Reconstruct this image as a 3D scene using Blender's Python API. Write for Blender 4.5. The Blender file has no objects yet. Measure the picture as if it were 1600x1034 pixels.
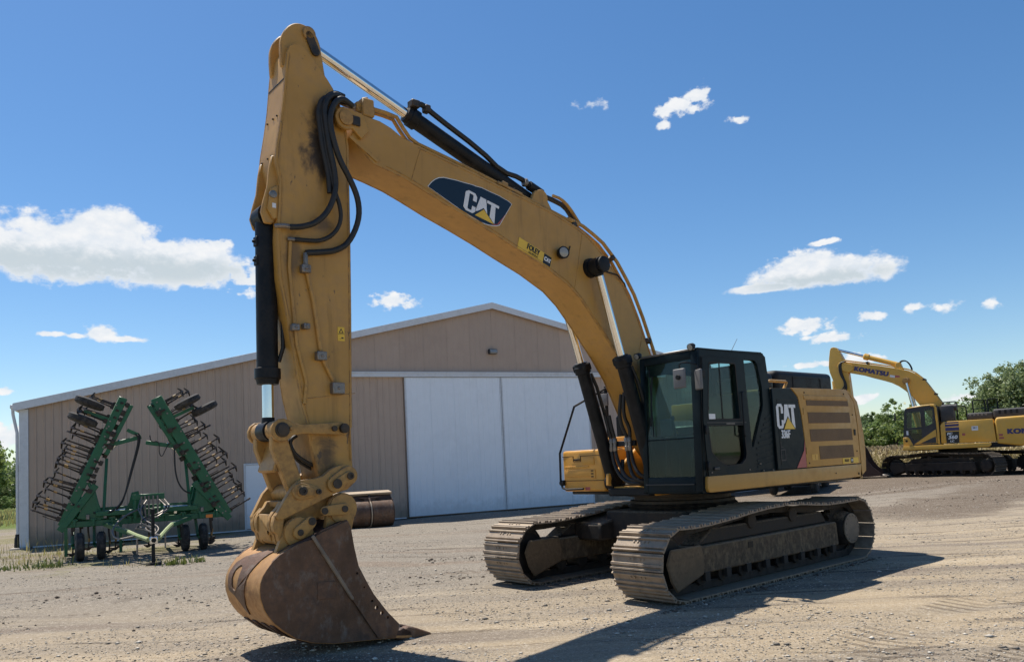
import bpy, bmesh, math, random
import numpy as np
from mathutils import Vector, Matrix, Euler
random.seed(7); rng = np.random.default_rng(11)
scene = bpy.context.scene
col = scene.collection
R = math.radians
PI = math.pi

# ---------------------------------------------------------------- camera, sun, sky, exposure
cam_d = bpy.data.cameras.new('camera'); cam = bpy.data.objects.new('camera', cam_d); col.objects.link(cam)
PITCH, ROLL = .074, .0503
cam.matrix_world = (Matrix.Translation((0, 0, 1.79)) @ Matrix.Rotation(PI / 2 + PITCH, 4, 'X') @ Matrix.Rotation(-ROLL, 4, 'Z'))
cam_d.sensor_width = 36; cam_d.lens = 36 * 1211 / 1600
cam_d.shift_y = (633 - 517) / 1600
cam_d.clip_start = .1; cam_d.clip_end = 8000
scene.camera = cam

MYAW = 3.841                                    # heading of the big excavator
def machine_dir(x, y, z):
    c, s = math.cos(MYAW), math.sin(MYAW)
    return Vector((c * x - s * y, s * x + c * y, z))
SUN_TO = (-machine_dir(-.05, .44, -1)).normalized()      # towards the sun
SUN_EL = math.asin(SUN_TO.z)
sun_d = bpy.data.lights.new('sun', 'SUN'); sun = bpy.data.objects.new('sun', sun_d); col.objects.link(sun)
sun_d.energy = 4.3; sun_d.angle = R(.53); sun_d.color = (1, .94, .85)
sun.rotation_euler = (-SUN_TO).to_track_quat('-Z', 'Y').to_euler(); sun.location = (0, 0, 60)

world = bpy.data.worlds.new('World'); scene.world = world; world.use_nodes = True
vs = scene.view_settings
vs.view_transform = 'Standard'; vs.look = 'None'; vs.gamma = 1; vs.use_curve_mapping = False; vs.exposure = .6
scene.cycles.max_bounces = 8; scene.cycles.transparent_max_bounces = 12
scene.cycles.use_denoising = True

class NT:
    """small helper to write node trees"""
    def __init__(s, tree):
        s.t = tree; s.t.nodes.clear()
    def n(s, kind, **kw):
        nd = s.t.nodes.new(kind)
        for k, v in kw.items():
            setattr(nd, k, v)
        return nd
    def put(s, inp, v):
        if isinstance(v, bpy.types.NodeSocket): s.t.links.new(v, inp)
        elif v is not None:
            if inp.type == 'RGBA' and len(v) == 3: v = (*v, 1)
            inp.default_value = v
    def m(s, op, a, b=None, c=None, clamp=False):
        nd = s.n('ShaderNodeMath', operation=op, use_clamp=clamp)
        for i, v in enumerate((a, b, c)): s.put(nd.inputs[i], v)
        return nd.outputs[0]
    def vm(s, op, a, b=None):
        nd = s.n('ShaderNodeVectorMath', operation=op)
        s.put(nd.inputs[0], a); s.put(nd.inputs[1], b)
        return nd.outputs['Value'] if op == 'DOT_PRODUCT' else nd.outputs[0]
    def noise(s, vec, scale, detail=4, rough=.55, dist=0., out=0):
        nd = s.n('ShaderNodeTexNoise')
        s.put(nd.inputs['Vector'], vec); nd.inputs['Scale'].default_value = scale
        nd.inputs['Detail'].default_value = detail; nd.inputs['Roughness'].default_value = rough
        nd.inputs['Distortion'].default_value = dist
        return nd.outputs[out]
    def ss(s, v, lo, hi, a=0., b=1.):
        nd = s.n('ShaderNodeMapRange', interpolation_type='SMOOTHSTEP')
        s.put(nd.inputs[0], v)
        for i, q in enumerate((lo, hi, a, b)): s.put(nd.inputs[i + 1], q)
        return nd.outputs[0]
    def mix(s, f, a, b, blend='MIX'):
        nd = s.n('ShaderNodeMix', data_type='RGBA', blend_type=blend)
        s.put(nd.inputs[0], f); s.put(nd.inputs[6], a); s.put(nd.inputs[7], b)
        return nd.outputs[2]
    def sep(s, v):
        nd = s.n('ShaderNodeSeparateXYZ'); s.put(nd.inputs[0], v); return nd.outputs
    def scale(s, v, k):
        nd = s.n('ShaderNodeMapping'); s.put(nd.inputs[0], v); nd.inputs['Scale'].default_value = k
        return nd.outputs[0]

def cam_ray(u, v):                              # direction (azimuth/elevation of a cloud) written as a place in the photograph
    cr, sr, cp, sp = math.cos(ROLL), math.sin(ROLL), math.cos(PITCH), math.sin(PITCH)
    dx, dy = u - 800, 633 - v
    X = (dx * cr + dy * sr) / 1211; W = (-dx * sr + dy * cr) / 1211
    return Vector((X, cp - W * sp, sp + W * cp)).normalized()

def build_sky():
    k = NT(world.node_tree)
    sky = k.n('ShaderNodeTexSky', sky_type='NISHITA', sun_disc=False)
    sky.sun_elevation = SUN_EL
    sky.sun_rotation = math.atan2(SUN_TO.x, SUN_TO.y)
    sky.altitude = 300; sky.air_density = 1.0; sky.dust_density = .35; sky.ozone_density = 2.2
    tc = k.n('ShaderNodeTexCoord').outputs['Generated']
    hs = k.n('ShaderNodeHueSaturation'); k.put(hs.inputs['Color'], sky.outputs[0])
    hs.inputs['Saturation'].default_value = SKY_SAT; hs.inputs['Hue'].default_value = SKY_HUE
    bg = k.n('ShaderNodeBackground'); k.put(bg.inputs[0], hs.outputs[0]); bg.inputs[1].default_value = SKY_STRENGTH
    # clouds: (u, v, half width, height above, depth below, wobble)
    big = [(120, 395, 190, 62, 52, 1), (255, 405, 130, 40, 44, 1), (160, 360, 70, 40, 55, 1), (20, 385, 120, 40, 48, 1), (372, 424, 40, 13, 14, .8),
           (1285, 428, 112, 34, 24, .9), (1262, 412, 55, 22, 30, .8), (1195, 450, 62, 9, 9, .7)]
    small = [(342, 382, 22, 9, 8, .8), (395, 440, 34, 9, 9, .7), (160, 522, 30, 16, 14, .7), (200, 530, 38, 6, 5, .7), (120, 525, 22, 5, 5, .7), (80, 522, 22, 6, 5, .7),
             (617, 470, 42, 16, 15, .8), (1060, 168, 42, 13, 13, .9), (1090, 150, 24, 17, 15, .9), (1155, 187, 18, 6, 6, .8), (1038, 196, 16, 6, 6, .8), (924, 162, 24, 9, 9, 1.15),
             (1258, 509, 42, 14, 14, .8), (1296, 528, 40, 10, 10, .8), (1360, 493, 26, 10, 9, .8), (1287, 379, 28, 5, 5, .8), (1428, 482, 20, 9, 9, 1.1), (1480, 482, 26, 12, 10, 1.15), (1548, 475, 14, 12, 9, 1.2),
             (1508, 622, 34, 8, 8, .9), (1345, 622, 24, 8, 8, 1.0), (1272, 569, 34, 6, 6, .9), (1335, 562, 40, 11, 9, .9),
             (5, 612, 20, 7, 6, 1), (0, 680, 40, 26, 30, 1.0), (5, 735, 46, 30, 40, 1.1), (440, 455, 60, 22, 16, .9)]
    # and the same weather beyond the frame
    for i in range(16):
        small.append((random.choice((-1, 1)) * random.uniform(1300, 5200) + 800, random.uniform(200, 600), random.uniform(60, 200), random.uniform(20, 60), random.uniform(18, 40), .9))
    n1 = k.m('SUBTRACT', k.noise(tc, 19, 9, .54), .5)
    n2 = k.m('SUBTRACT', k.noise(k.scale(tc, (1, 1, 1.7)), 42, 7, .62), .5)
    wob = k.m('ADD', k.m('MULTIPLY', n1, 1.7), k.m('MULTIPLY', n2, .95))
    n3 = k.m('SUBTRACT', k.noise(k.scale(tc, (1, 1, 1.4)), 80, 5, .5), .5)
    wob_s = k.m('ADD', k.m('MULTIPLY', n2, 1.5), k.m('MULTIPLY', n3, 1.9))
    dens = None; low = None
    for (u, v, w, up, dn, wb) in big + small:
        c = cam_ray(u, v); right = c.cross(Vector((0, 0, 1))).normalized(); upv = right.cross(c)
        # lie along the photograph's own horizontal: undo the camera roll
        d = k.vm('DOT_PRODUCT', tc, c)
        a = k.m('DIVIDE', k.vm('DOT_PRODUCT', tc, right), k.m('MAXIMUM', d, .05))
        b = k.m('DIVIDE', k.vm('DOT_PRODUCT', tc, upv), k.m('MAXIMUM', d, .05))
        sc = c.y if False else math.sqrt(max(.25, 1 / (1 + ((u - 800) / 1211) ** 2))) if abs(u - 800) < 1000 else .8
        w_, up_, dn_ = w * sc / 1211, up * sc / 1211, dn * sc / 1211
        aa = k.m('DIVIDE', a, w_)
        bb = k.m('MAXIMUM', k.m('DIVIDE', b, up_), k.m('DIVIDE', b, -dn_))
        r = k.m('SQRT', k.m('ADD', k.m('MULTIPLY', aa, aa), k.m('MULTIPLY', bb, bb)))
        front = k.m('GREATER_THAN', d, .1)
        f = k.m('SUBTRACT', 1.02, k.m('MULTIPLY', r, 1.0))
        f = k.m('ADD', f, k.m('MULTIPLY', wob if w > 60 else wob_s, (1.0 if w > 60 else 1.25) * wb))
        f = k.m('MULTIPLY', f, front)
        thin = 1.0 if wb < 1.05 else .55
        if thin < 1: f = k.m('MULTIPLY', f, thin)
        if w <= 60: f = k.m('MULTIPLY', f, .62)      # small clouds are thin, with soft edges
        dens = f if dens is None else k.m('MAXIMUM', dens, f)
        if w > 100 and u < 700 or w > 80 and u > 700 and u < 1600:
            g = k.m('MULTIPLY', k.ss(r, 1.35, .55), k.m('MULTIPLY', k.ss(k.m('ADD', b, k.m('MULTIPLY', n2, up_ * .9)), up_ * .30, -dn_ * .25), k.ss(b, -dn_ * 1.1, -dn_ * .55, .55, 1.0)))
            low = g if low is None else k.m('MAXIMUM', low, g)
    alpha = k.ss(dens, .0, .34)
    shade = k.m('MULTIPLY', low, k.ss(k.m('ADD', dens, k.m('MULTIPLY', n2, 1.2)), .0, .55), clamp=True)
    puff = k.ss(n2, -.22, .25)
    c_hi = k.mix(puff, (.80, .86, .93), (1.0, 1.0, 1.0))
    cc = k.mix(k.m('MULTIPLY', shade, .8), c_hi, (.56, .65, .70))
    bgc = k.n('ShaderNodeBackground'); k.put(bgc.inputs[0], cc); bgc.inputs[1].default_value = .63
    mx = k.n('ShaderNodeMixShader'); k.put(mx.inputs[0], k.m('MULTIPLY', alpha, .97))
    k.t.links.new(bg.outputs[0], mx.inputs[1]); k.t.links.new(bgc.outputs[0], mx.inputs[2])
    o = k.n('ShaderNodeOutputWorld'); k.t.links.new(mx.outputs[0], o.inputs[0])
SKY_STRENGTH, SKY_SAT, SKY_HUE = .087, 1.24, .5
build_sky()

# ---------------------------------------------------------------- materials
MATS = {}
def base_mat(name):
    m = bpy.data.materials.new(name); m.use_nodes = True
    k = NT(m.node_tree); p = k.n('ShaderNodeBsdfPrincipled'); o = k.n('ShaderNodeOutputMaterial')
    m.node_tree.links.new(p.outputs[0], o.inputs[0]); MATS[name] = m
    return m, k, p
def surf(name, base, rough=.5, metal=0., var=.25, dirt=None, dirt_amt=.35, scale=3., bump=.0, bscale=40., spec=.5, chips=None, chip_lo=.68, chip_w=.05, top_dust=.0, coat=0., streak=0., splash=0., edge=0.):
    """painted / worn surface: blotchy colour, dust or grime in patches, chips, fine bump, dust on upward faces"""
    m, k, p = base_mat(name)
    tc = k.n('ShaderNodeTexCoord').outputs['Object']
    n1 = k.noise(tc, scale, 6, .62); n2 = k.noise(tc, scale * 6.3, 5, .6)
    c = k.mix(k.ss(n1, .3, .72), tuple(v * (1 - var) for v in base), tuple(min(1, v * (1 + var * .7)) for v in base))
    rv = rough
    if dirt:
        mask = k.ss(k.m('ADD', k.m('MULTIPLY', n1, .6), k.m('MULTIPLY', n2, .4)), .42, .66)
        c = k.mix(k.m('MULTIPLY', mask, dirt_amt), c, dirt)
        rv = k.m('ADD', k.m('MULTIPLY', mask, .25), rough, clamp=True)
    if top_dust:
        nz = k.sep(k.n('ShaderNodeNewGeometry').outputs['Normal'])[2]
        c = k.mix(k.m('MULTIPLY', k.ss(nz, .35, .9), k.m('MULTIPLY', k.ss(n2, .25, .6), top_dust)), c, (.34, .27, .19))
    if streak:                                # rain and oil runs
        n4 = k.noise(k.scale(tc, (7, 7, .55)), 1.0, 6, .7)
        c = k.mix(k.m('MULTIPLY', k.ss(n4, .53, .70), streak), c, tuple(v * .38 for v in base))
    if splash:                                # mud thrown up along the foot of a wall
        hz = k.sep(tc)[2]
        c = k.mix(k.m('MULTIPLY', k.ss(k.m('ADD', hz, k.m('MULTIPLY', n2, -.9)), .25, -.35), splash), c, (.20, .165, .125))
    if chips:
        n3 = k.noise(k.scale(tc, (1, 1, .55)), scale * 4.1, 9, .72)
        c = k.mix(k.ss(n3, chip_lo, chip_lo + chip_w), c, chips)
    if edge:                                  # paint rubbed off along the edges
        bv = k.n('ShaderNodeBevel', samples=4); bv.inputs['Radius'].default_value = .016
        g_ = k.n('ShaderNodeNewGeometry').outputs['Normal']
        e_ = k.m('SUBTRACT', 1, k.vm('DOT_PRODUCT', bv.outputs[0], g_))
        n5 = k.noise(tc, 7.5, 6, .7)
        c = k.mix(k.m('MULTIPLY', k.m('MULTIPLY', k.ss(e_, .015, .10), k.ss(n5, .47, .58)), edge), c, (.085, .055, .035))
    k.put(p.inputs['Base Color'], c); k.put(p.inputs['Roughness'], rv)
    p.inputs['Metallic'].default_value = metal; p.inputs['Specular IOR Level'].default_value = spec
    p.inputs['Coat Weight'].default_value = coat
    if bump:
        b = k.n('ShaderNodeBump'); b.inputs['Strength'].default_value = bump; b.inputs['Distance'].default_value = .01
        k.put(b.inputs['Height'], k.noise(tc, bscale, 6, .65)); k.put(p.inputs['Normal'], b.outputs[0])
    return m
YEL = surf('yellow_paint', (.465, .252, .050), .42, var=.15, dirt=(.34, .21, .095), dirt_amt=.55, streak=.42, edge=.85, scale=1.6, top_dust=.6, chips=(.06, .045, .035), chip_lo=.705)
YEL_CLEAN = surf('body_yellow_paint', (.46, .246, .045), .35, var=.08, edge=.5, streak=.2, dirt=(.31, .18, .06), dirt_amt=.4, scale=1.2, top_dust=.5)
YEL_WORN = surf('worn_yellow_steel', (.44, .246, .064), .5, var=.25, edge=.8, dirt=(.15, .09, .045), dirt_amt=.75, scale=3, chips=(.045, .035, .03), chip_lo=.68, bump=.25, top_dust=.5)
DARK_PAINT = surf('dark_cab_paint', (.0045, .012, .016), .36, var=.25, dirt=(.04, .045, .042), dirt_amt=.2, scale=3, top_dust=.2, spec=.14)
BLACK = surf('black_steel', (.008, .010, .013), .42, var=.3, dirt=(.04, .036, .032), dirt_amt=.35, scale=5, top_dust=.12, spec=.2)
RUBBER = surf('rubber', (.012, .012, .012), .7, var=.3, dirt=(.06, .052, .043), dirt_amt=.5, scale=9)
HOSE = surf('hose_rubber', (.010, .011, .012), .5, var=.3, dirt=(.05, .04, .03), dirt_amt=.4, scale=14)
TYRE = surf('tyre_rubber', (.018, .018, .019), .8, var=.3, dirt=(.16, .14, .12), dirt_amt=.55, scale=8, bump=.3)
CHROME = surf('chrome_rod', (.75, .75, .74), .16, 1., var=.05)
STEEL = surf('bare_steel', (.28, .26, .24), .45, .8, var=.3, dirt=(.13, .09, .06), dirt_amt=.6, scale=12)
DARKSTEEL = surf('oily_steel', (.05, .045, .04), .5, .5, var=.4, dirt=(.10, .07, .045), dirt_amt=.7, scale=10)
SHOE = surf('track_shoe_steel', (.29, .225, .165), .55, .25, var=.35, dirt=(.30, .24, .175), dirt_amt=.75, scale=7, bump=.4, bscale=60, top_dust=.7)
TRACKDARK = surf('undercarriage_grime', (.017, .014, .012), .7, var=.4, dirt=(.06, .047, .035), dirt_amt=.6, scale=5, bump=.4, top_dust=.6)
FRAME_DIRT = surf('muddy_track_frame', (.095, .066, .038), .75, var=.5, dirt=(.03, .025, .02), dirt_amt=.75, scale=3.2, chips=(.19, .14, .08), chip_lo=.42, chip_w=.30, bump=.4, top_dust=.8)
RUST = surf('rusty_bucket_steel', (.15, .078, .042), .55, .2, var=.55, dirt=(.075, .052, .04), dirt_amt=.85, scale=2.1, chips=(.17, .14, .115), chip_lo=.50, chip_w=.22, bump=.35, bscale=55)
RUST_WARM = surf('worn_bucket_shell', (.44, .235, .08), .5, .2, var=.3, dirt=(.24, .12, .05), dirt_amt=.8, scale=2.6, chips=(.10, .06, .035), chip_lo=.66, bump=.3, bscale=55)
RUST_DARK = surf('dark_rusty_steel', (.085, .048, .034), .6, .2, var=.4, dirt=(.045, .03, .025), dirt_amt=.7, scale=4, bump=.3)
def random_tint(m, lo=.93, hi=1.05):          # sheet to sheet variation
    t = m.node_tree; k = NT.__new__(NT); k.t = t
    p = [n for n in t.nodes if n.type == 'BSDF_PRINCIPLED'][0]; old = p.inputs['Base Color'].links[0].from_socket
    r = k.ss(k.n('ShaderNodeObjectInfo').outputs['Random'], 0, 1, lo, hi)
    c = k.n('ShaderNodeCombineColor'); [k.put(c.inputs[i], r) for i in range(3)]
    k.put(p.inputs['Base Color'], k.mix(1., old, c.outputs[0], 'MULTIPLY')); return m
WALLSTEEL = surf('taupe_wall_steel', (.475, .355, .275), .5, var=.05, dirt=(.41, .308, .245), dirt_amt=.55, scale=.35, streak=.12, splash=.8)
random_tint(WALLSTEEL)
WHITE_STEEL = surf('white_door_steel', (.83, .87, .92), .45, var=.03, dirt=(.74, .77, .80), dirt_amt=.5, scale=.6, streak=.025, splash=.22)
TRIM = surf('pale_trim_steel', (.66, .68, .71), .4, var=.05, dirt=(.42, .42, .41), dirt_amt=.4, scale=1.5)
ROOF = surf('roof_steel', (.55, .56, .57), .4, var=.06)
CONC = surf('concrete', (.33, .30, .26), .85, var=.2, bump=.4)
GREEN = surf('green_paint', (.004, .12, .046), .35, var=.25, dirt=(.03, .07, .035), dirt_amt=.5, scale=4, top_dust=.35)
GREEN_PALE = surf('faded_green_paint', (.30, .36, .17), .55, var=.25, dirt=(.2, .2, .1), dirt_amt=.5, scale=6)
SHANK = surf('shank_steel', (.034, .025, .02), .5, .3, var=.4, dirt=(.075, .05, .035), dirt_amt=.6, scale=14)
GOLD = surf('ochre_band', (.30, .17, .045), .5, var=.2)
KYEL = surf('golden_yellow_paint', (.66, .37, .05), .38, var=.1, dirt=(.42, .30, .13), dirt_amt=.3, scale=1.2, top_dust=.25)
KDARK = surf('dark_grey_plastic', (.03, .03, .032), .5, var=.2, dirt=(.09, .08, .07), dirt_amt=.4)
DECAL_DARK = surf('navy_decal', (.004, .012, .024), .3, var=.1)
DECAL_WHITE = surf('white_decal', (.72, .74, .76), .4, var=.04, dirt=(.5, .5, .5), dirt_amt=.3)
DECAL_YEL = surf('yellow_decal', (.74, .47, .04), .4, var=.06)
DECAL_RED = surf('red_decal', (.40, .09, .08), .45, var=.15)
DECAL_PURPLE = surf('purple_decal', (.035, .03, .12), .4, var=.1)
DECAL_BLACK = surf('black_decal', (.006, .006, .007), .4, var=.1)
VENT = surf('brown_vent_mesh', (.15, .083, .032), .6, var=.15, bump=.8, bscale=220)
PALE_STEEL = surf('dusty_pale_steel', (.42, .34, .25), .6, .1, var=.2, dirt=(.28, .19, .12), dirt_amt=.6, scale=5)
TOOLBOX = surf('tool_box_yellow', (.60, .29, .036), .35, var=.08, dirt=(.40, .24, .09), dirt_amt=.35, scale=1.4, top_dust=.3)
MIRROR_BACK = surf('mirror_shell_grey', (.13, .13, .135), .5, var=.15, top_dust=.3)
LAMPGLASS = surf('lamp_lens', (.30, .30, .28), .15, var=.1)
ORANGE = surf('orange_reflector', (.8, .22, .03), .4, var=.1)
SEAT = surf('seat_fabric', (.07, .07, .075), .8, var=.2)
INTERIOR = surf('cab_interior_plastic', (.10, .105, .10), .6, var=.2, dirt=(.12, .11, .09), dirt_amt=.3)
TRUCKPAINT = surf('truck_paint', (.03, .035, .05), .3, var=.1)
BARK = surf('bark', (.085, .065, .05), .9, var=.35, scale=6, bump=.6)

def glass(name, tint, refl=.9):
    m, k, p = base_mat(name); m.node_tree.nodes.remove(p)
    tr = k.n('ShaderNodeBsdfTransparent'); tr.inputs[0].default_value = (*tint, 1)
    gl = k.n('ShaderNodeBsdfGlossy'); gl.inputs['Roughness'].default_value = .02; gl.inputs[0].default_value = (refl, refl, refl, 1)
    fc = k.n('ShaderNodeLayerWeight').outputs['Facing']
    fr = k.m('ADD', .024, k.m('MULTIPLY', k.m('POWER', fc, 4.5), .8))
    tc = k.n('ShaderNodeTexCoord').outputs['Object']
    dust = k.n('ShaderNodeBsdfDiffuse'); dust.inputs[0].default_value = (.30, .30, .26, 1)
    mx = k.n('ShaderNodeMixShader'); k.put(mx.inputs[0], fr)
    k.t.links.new(tr.outputs[0], mx.inputs[1]); k.t.links.new(gl.outputs[0], mx.inputs[2])
    m2 = k.n('ShaderNodeMixShader'); k.put(m2.inputs[0], k.m('MULTIPLY', k.ss(k.noise(tc, 3, 6, .6), .35, .8), .05))
    k.t.links.new(mx.outputs[0], m2.inputs[1]); k.t.links.new(dust.outputs[0], m2.inputs[2])
    k.t.links.new(m2.outputs[0], [n for n in m.node_tree.nodes if n.type == 'OUTPUT_MATERIAL'][0].inputs[0])
    return m
def stone_mat():
    m, k, p = base_mat('pale_gravel_stone'); r = k.n('ShaderNodeNewGeometry').outputs['Random Per Island']
    k.put(p.inputs['Base Color'], k.mix(k.ss(r, .1, 1.0), (.19, .165, .135), (.60, .545, .46))); p.inputs['Roughness'].default_value = .9; p.inputs['Specular IOR Level'].default_value = .2
    return m
STONE = stone_mat()
GLASS = glass('tinted_cab_glass', (.70, .83, .79))
GLASS_DARK = glass('dark_tinted_glass', (.42, .55, .53))

def leaf_mat(name, dark, light, trans=.35):
    m, k, p = base_mat(name); m.node_tree.nodes.remove(p)
    g = k.n('ShaderNodeNewGeometry'); oi = k.n('ShaderNodeObjectInfo')
    c = k.mix(g.outputs['Random Per Island'], dark, light)
    c = k.mix(k.m('MULTIPLY', oi.outputs['Random'], .45), c, tuple(v * f for v, f in zip(light, (1.15, .95, .8))))
    d = k.n('ShaderNodeBsdfDiffuse'); k.put(d.inputs[0], c)
    t = k.n('ShaderNodeBsdfTranslucent'); k.put(t.inputs[0], c)
    gl = k.n('ShaderNodeBsdfGlossy'); gl.inputs['Roughness'].default_value = .45; gl.inputs[0].default_value = (.8, .8, .8, 1)
    mx = k.n('ShaderNodeMixShader'); mx.inputs[0].default_value = trans
    k.t.links.new(d.outputs[0], mx.inputs[1]); k.t.links.new(t.outputs[0], mx.inputs[2])
    m2 = k.n('ShaderNodeMixShader'); m2.inputs[0].default_value = .04
    k.t.links.new(mx.outputs[0], m2.inputs[1]); k.t.links.new(gl.outputs[0], m2.inputs[2])
    k.t.links.new(m2.outputs[0], [n for n in m.node_tree.nodes if n.type == 'OUTPUT_MATERIAL'][0].inputs[0])
    return m
LEAF = leaf_mat('tree_leaves', (.095, .16, .042), (.23, .31, .10), .5)
LEAF_GREY = leaf_mat('willow_leaves', (.12, .18, .075), (.27, .34, .16), .5)
GRASS = leaf_mat('grass_blades', (.14, .17, .045), (.40, .36, .16), .4)
WEED = leaf_mat('weed_leaves', (.05, .09, .02), (.16, .19, .05), .3)
CROP = leaf_mat('crop_leaves', (.19, .17, .075), (.42, .36, .20), .3)
CROPHEAD = leaf_mat('crop_heads', (.30, .22, .12), (.50, .42, .28), .2)

def ground_mat():
    m, k, p = base_mat('gravel_yard')
    pos = k.n('ShaderNodeNewGeometry').outputs['Position']
    x, y, z = k.sep(pos)
    big = k.noise(pos, .09, 5, .6); mid = k.noise(pos, .7, 6, .6); fine = k.noise(pos, 9, 6, .68); vfine = k.noise(pos, 48, 4, .7)
    mp = k.n('ShaderNodeMapping'); k.put(mp.inputs[0], pos); mp.inputs['Rotation'].default_value = (0, 0, R(-28)); mp.inputs['Scale'].default_value = (.12, 1.25, 1)
    streak = k.noise(mp.outputs[0], 1.0, 6, .62, .3)
    mp2 = k.n('ShaderNodeMapping'); k.put(mp2.inputs[0], pos); mp2.inputs['Rotation'].default_value = (0, 0, R(-30)); mp2.inputs['Scale'].default_value = (.30, 2.9, 1)
    furrow = k.noise(mp2.outputs[0], 1.0, 5, .6, .4); grit = k.noise(pos, 21, 5, .72)
    tan, grey, brown, dark, pale = (.375, .295, .195), (.222, .194, .156), (.20, .155, .115), (.10, .078, .057), (.47, .39, .275)
    # greyer gravel far and left, more sand where the lorries drive near the camera
    sandy = k.m('ADD', k.ss(y, 13.5, 7), k.m('MULTIPLY', k.ss(x, -1, 9), k.ss(y, 27, 13)), clamp=True)
    c = k.mix(k.m('MULTIPLY', sandy, k.ss(streak, .32, .58), clamp=True), grey, tan)
    c = k.mix(k.m('MULTIPLY', k.ss(streak, .55, .72), k.m('ADD', k.m('MULTIPLY', sandy, .6), .25)), c, pale)
    c = k.mix(k.m('MULTIPLY', k.ss(streak, .49, .34), .8), c, brown)
    c = k.mix(k.m('MULTIPLY', k.ss(furrow, .575, .66), k.ss(mid, .38, .58, .35, .9)), c, (.105, .08, .058))
    # churned dark soil on the right towards the field
    q = k.n('ShaderNodeMapping', vector_type='TEXTURE'); k.put(q.inputs[0], pos); q.inputs['Location'].default_value = (9.3, 19.3, 0); q.inputs['Rotation'].default_value = (0, 0, R(39))
    qa, qb, _ = k.sep(q.outputs[0])
    band = k.m('MULTIPLY', k.ss(k.m('ADD', k.m('ABSOLUTE', qb), k.m('MULTIPLY', k.m('SUBTRACT', mid, .5), 3.5)), 2.1, .9), k.m('MULTIPLY', k.ss(qa, -2, 1.5), k.ss(qa, 24, 18)))
    soil = k.m('MULTIPLY', k.ss(k.m('ADD', x, k.m('MULTIPLY', mid, 6)), 9, 13), k.ss(k.m('ADD', y, k.m('MULTIPLY', k.m('SUBTRACT', streak, .5), 14)), 25, 28))
    soil = k.m('MAXIMUM', k.m('MULTIPLY', band, .95), soil)
    c = k.mix(k.m('MULTIPLY', soil, k.ss(k.m('ADD', k.m('MULTIPLY', grit, .5), k.m('MULTIPLY', furrow, .5)), .24, .50), clamp=True), c, (.125, .094, .066))
    c = k.mix(k.m('MULTIPLY', k.ss(mid, .62, .74), .55), c, dark)
    c = k.mix(k.m('MULTIPLY', k.ss(fine, .60, .78), .28), c, (.10, .085, .07))
    c = k.mix(k.m('MULTIPLY', k.ss(fine, .46, .30), .30), c, (.50, .44, .36))
    c = k.mix(k.m('MULTIPLY', k.ss(grit, .54, .68), .50), c, (.11, .09, .072))
    c = k.mix(k.m('MULTIPLY', k.ss(grit, .45, .32), .50), c, (.56, .50, .42))
    c = k.mix(k.m('MULTIPLY', k.ss(vfine, .53, .68), .62), c, (.12, .10, .082))
    c = k.mix(k.m('MULTIPLY', k.ss(vfine, .45, .31), .55), c, (.60, .54, .46))
    # tread prints of tracked machines
    def tread(ox, oy, ang, half, x0, x1, pitch):
        q = k.n('ShaderNodeMapping', vector_type='TEXTURE'); k.put(q.inputs[0], pos); q.inputs['Location'].default_value = (ox, oy, 0); q.inputs['Rotation'].default_value = (0, 0, ang)
        a, b, _ = k.sep(q.outputs[0])
        wv = k.m('SINE', k.m('ADD', k.m('MULTIPLY', a, 2 * PI / pitch), k.m('MULTIPLY', mid, 3)))
        inside = k.m('MULTIPLY', k.ss(k.m('ABSOLUTE', b), half, half * .8), k.m('MULTIPLY', k.ss(a, x0, x0 + 1), k.ss(a, x1, x1 - 1)))
        return k.m('MULTIPLY', k.m('MULTIPLY', inside, k.ss(wv, .1, .9)), k.ss(mid, .42, .6))
    t1 = tread(2.6, 6.75, R(39), .42, -3, 9, .17); t2 = tread(4.7, 6.9, R(39), .42, -3, 10, .17); t3 = tread(-5, 11.5, R(24), .3, -6, 7, .2)
    tr = k.m('ADD', t1, k.m('ADD', t2, k.m('MULTIPLY', t3, .6)), clamp=True)
    c = k.mix(k.m('MULTIPLY', tr, .7), c, (.13, .10, .07))
    # rough grass along the shed corner and the far verge
    gr = k.m('MULTIPLY', k.ss(k.m('ADD', k.m('MULTIPLY', mid, 5), k.m('MULTIPLY', big, 3)), 3.6, 4.6), k.m('MULTIPLY', k.ss(x, -7.4, -9.5), k.ss(y, 15.0, 16.8)))
    c = k.mix(k.m('MULTIPLY', gr, .6), c, (.17, .16, .06))
    verge = k.m('MULTIPLY', k.ss(x, -16, -20), k.ss(k.m('ADD', y, k.m('MULTIPLY', mid, 4)), 34.5, 38))
    far = k.ss(k.m('ADD', y, k.m('MULTIPLY', big, 5)), 43, 46)
    c = k.mix(k.m('MAXIMUM', verge, far), c, k.mix(mid, (.075, .115, .025), (.14, .17, .045)))
    k.put(p.inputs['Base Color'], c); p.inputs['Roughness'].default_value = .95; p.inputs['Specular IOR Level'].default_value = .15
    hgt = k.m('ADD', k.m('MULTIPLY', fine, .5), k.m('ADD', k.m('MULTIPLY', vfine, .35), k.m('MULTIPLY', streak, .8)))
    hgt = k.m('SUBTRACT', k.m('ADD', hgt, k.m('MULTIPLY', grit, .5)), k.m('ADD', k.m('MULTIPLY', tr, .7), k.m('MULTIPLY', k.ss(furrow, .55, .68), .6)))
    b = k.n('ShaderNodeBump'); b.inputs['Strength'].default_value = .75; b.inputs['Distance'].default_value = .05
    k.put(b.inputs['Height'], hgt); k.put(p.inputs['Normal'], b.outputs[0])
    return m
GROUND = ground_mat()

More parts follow.
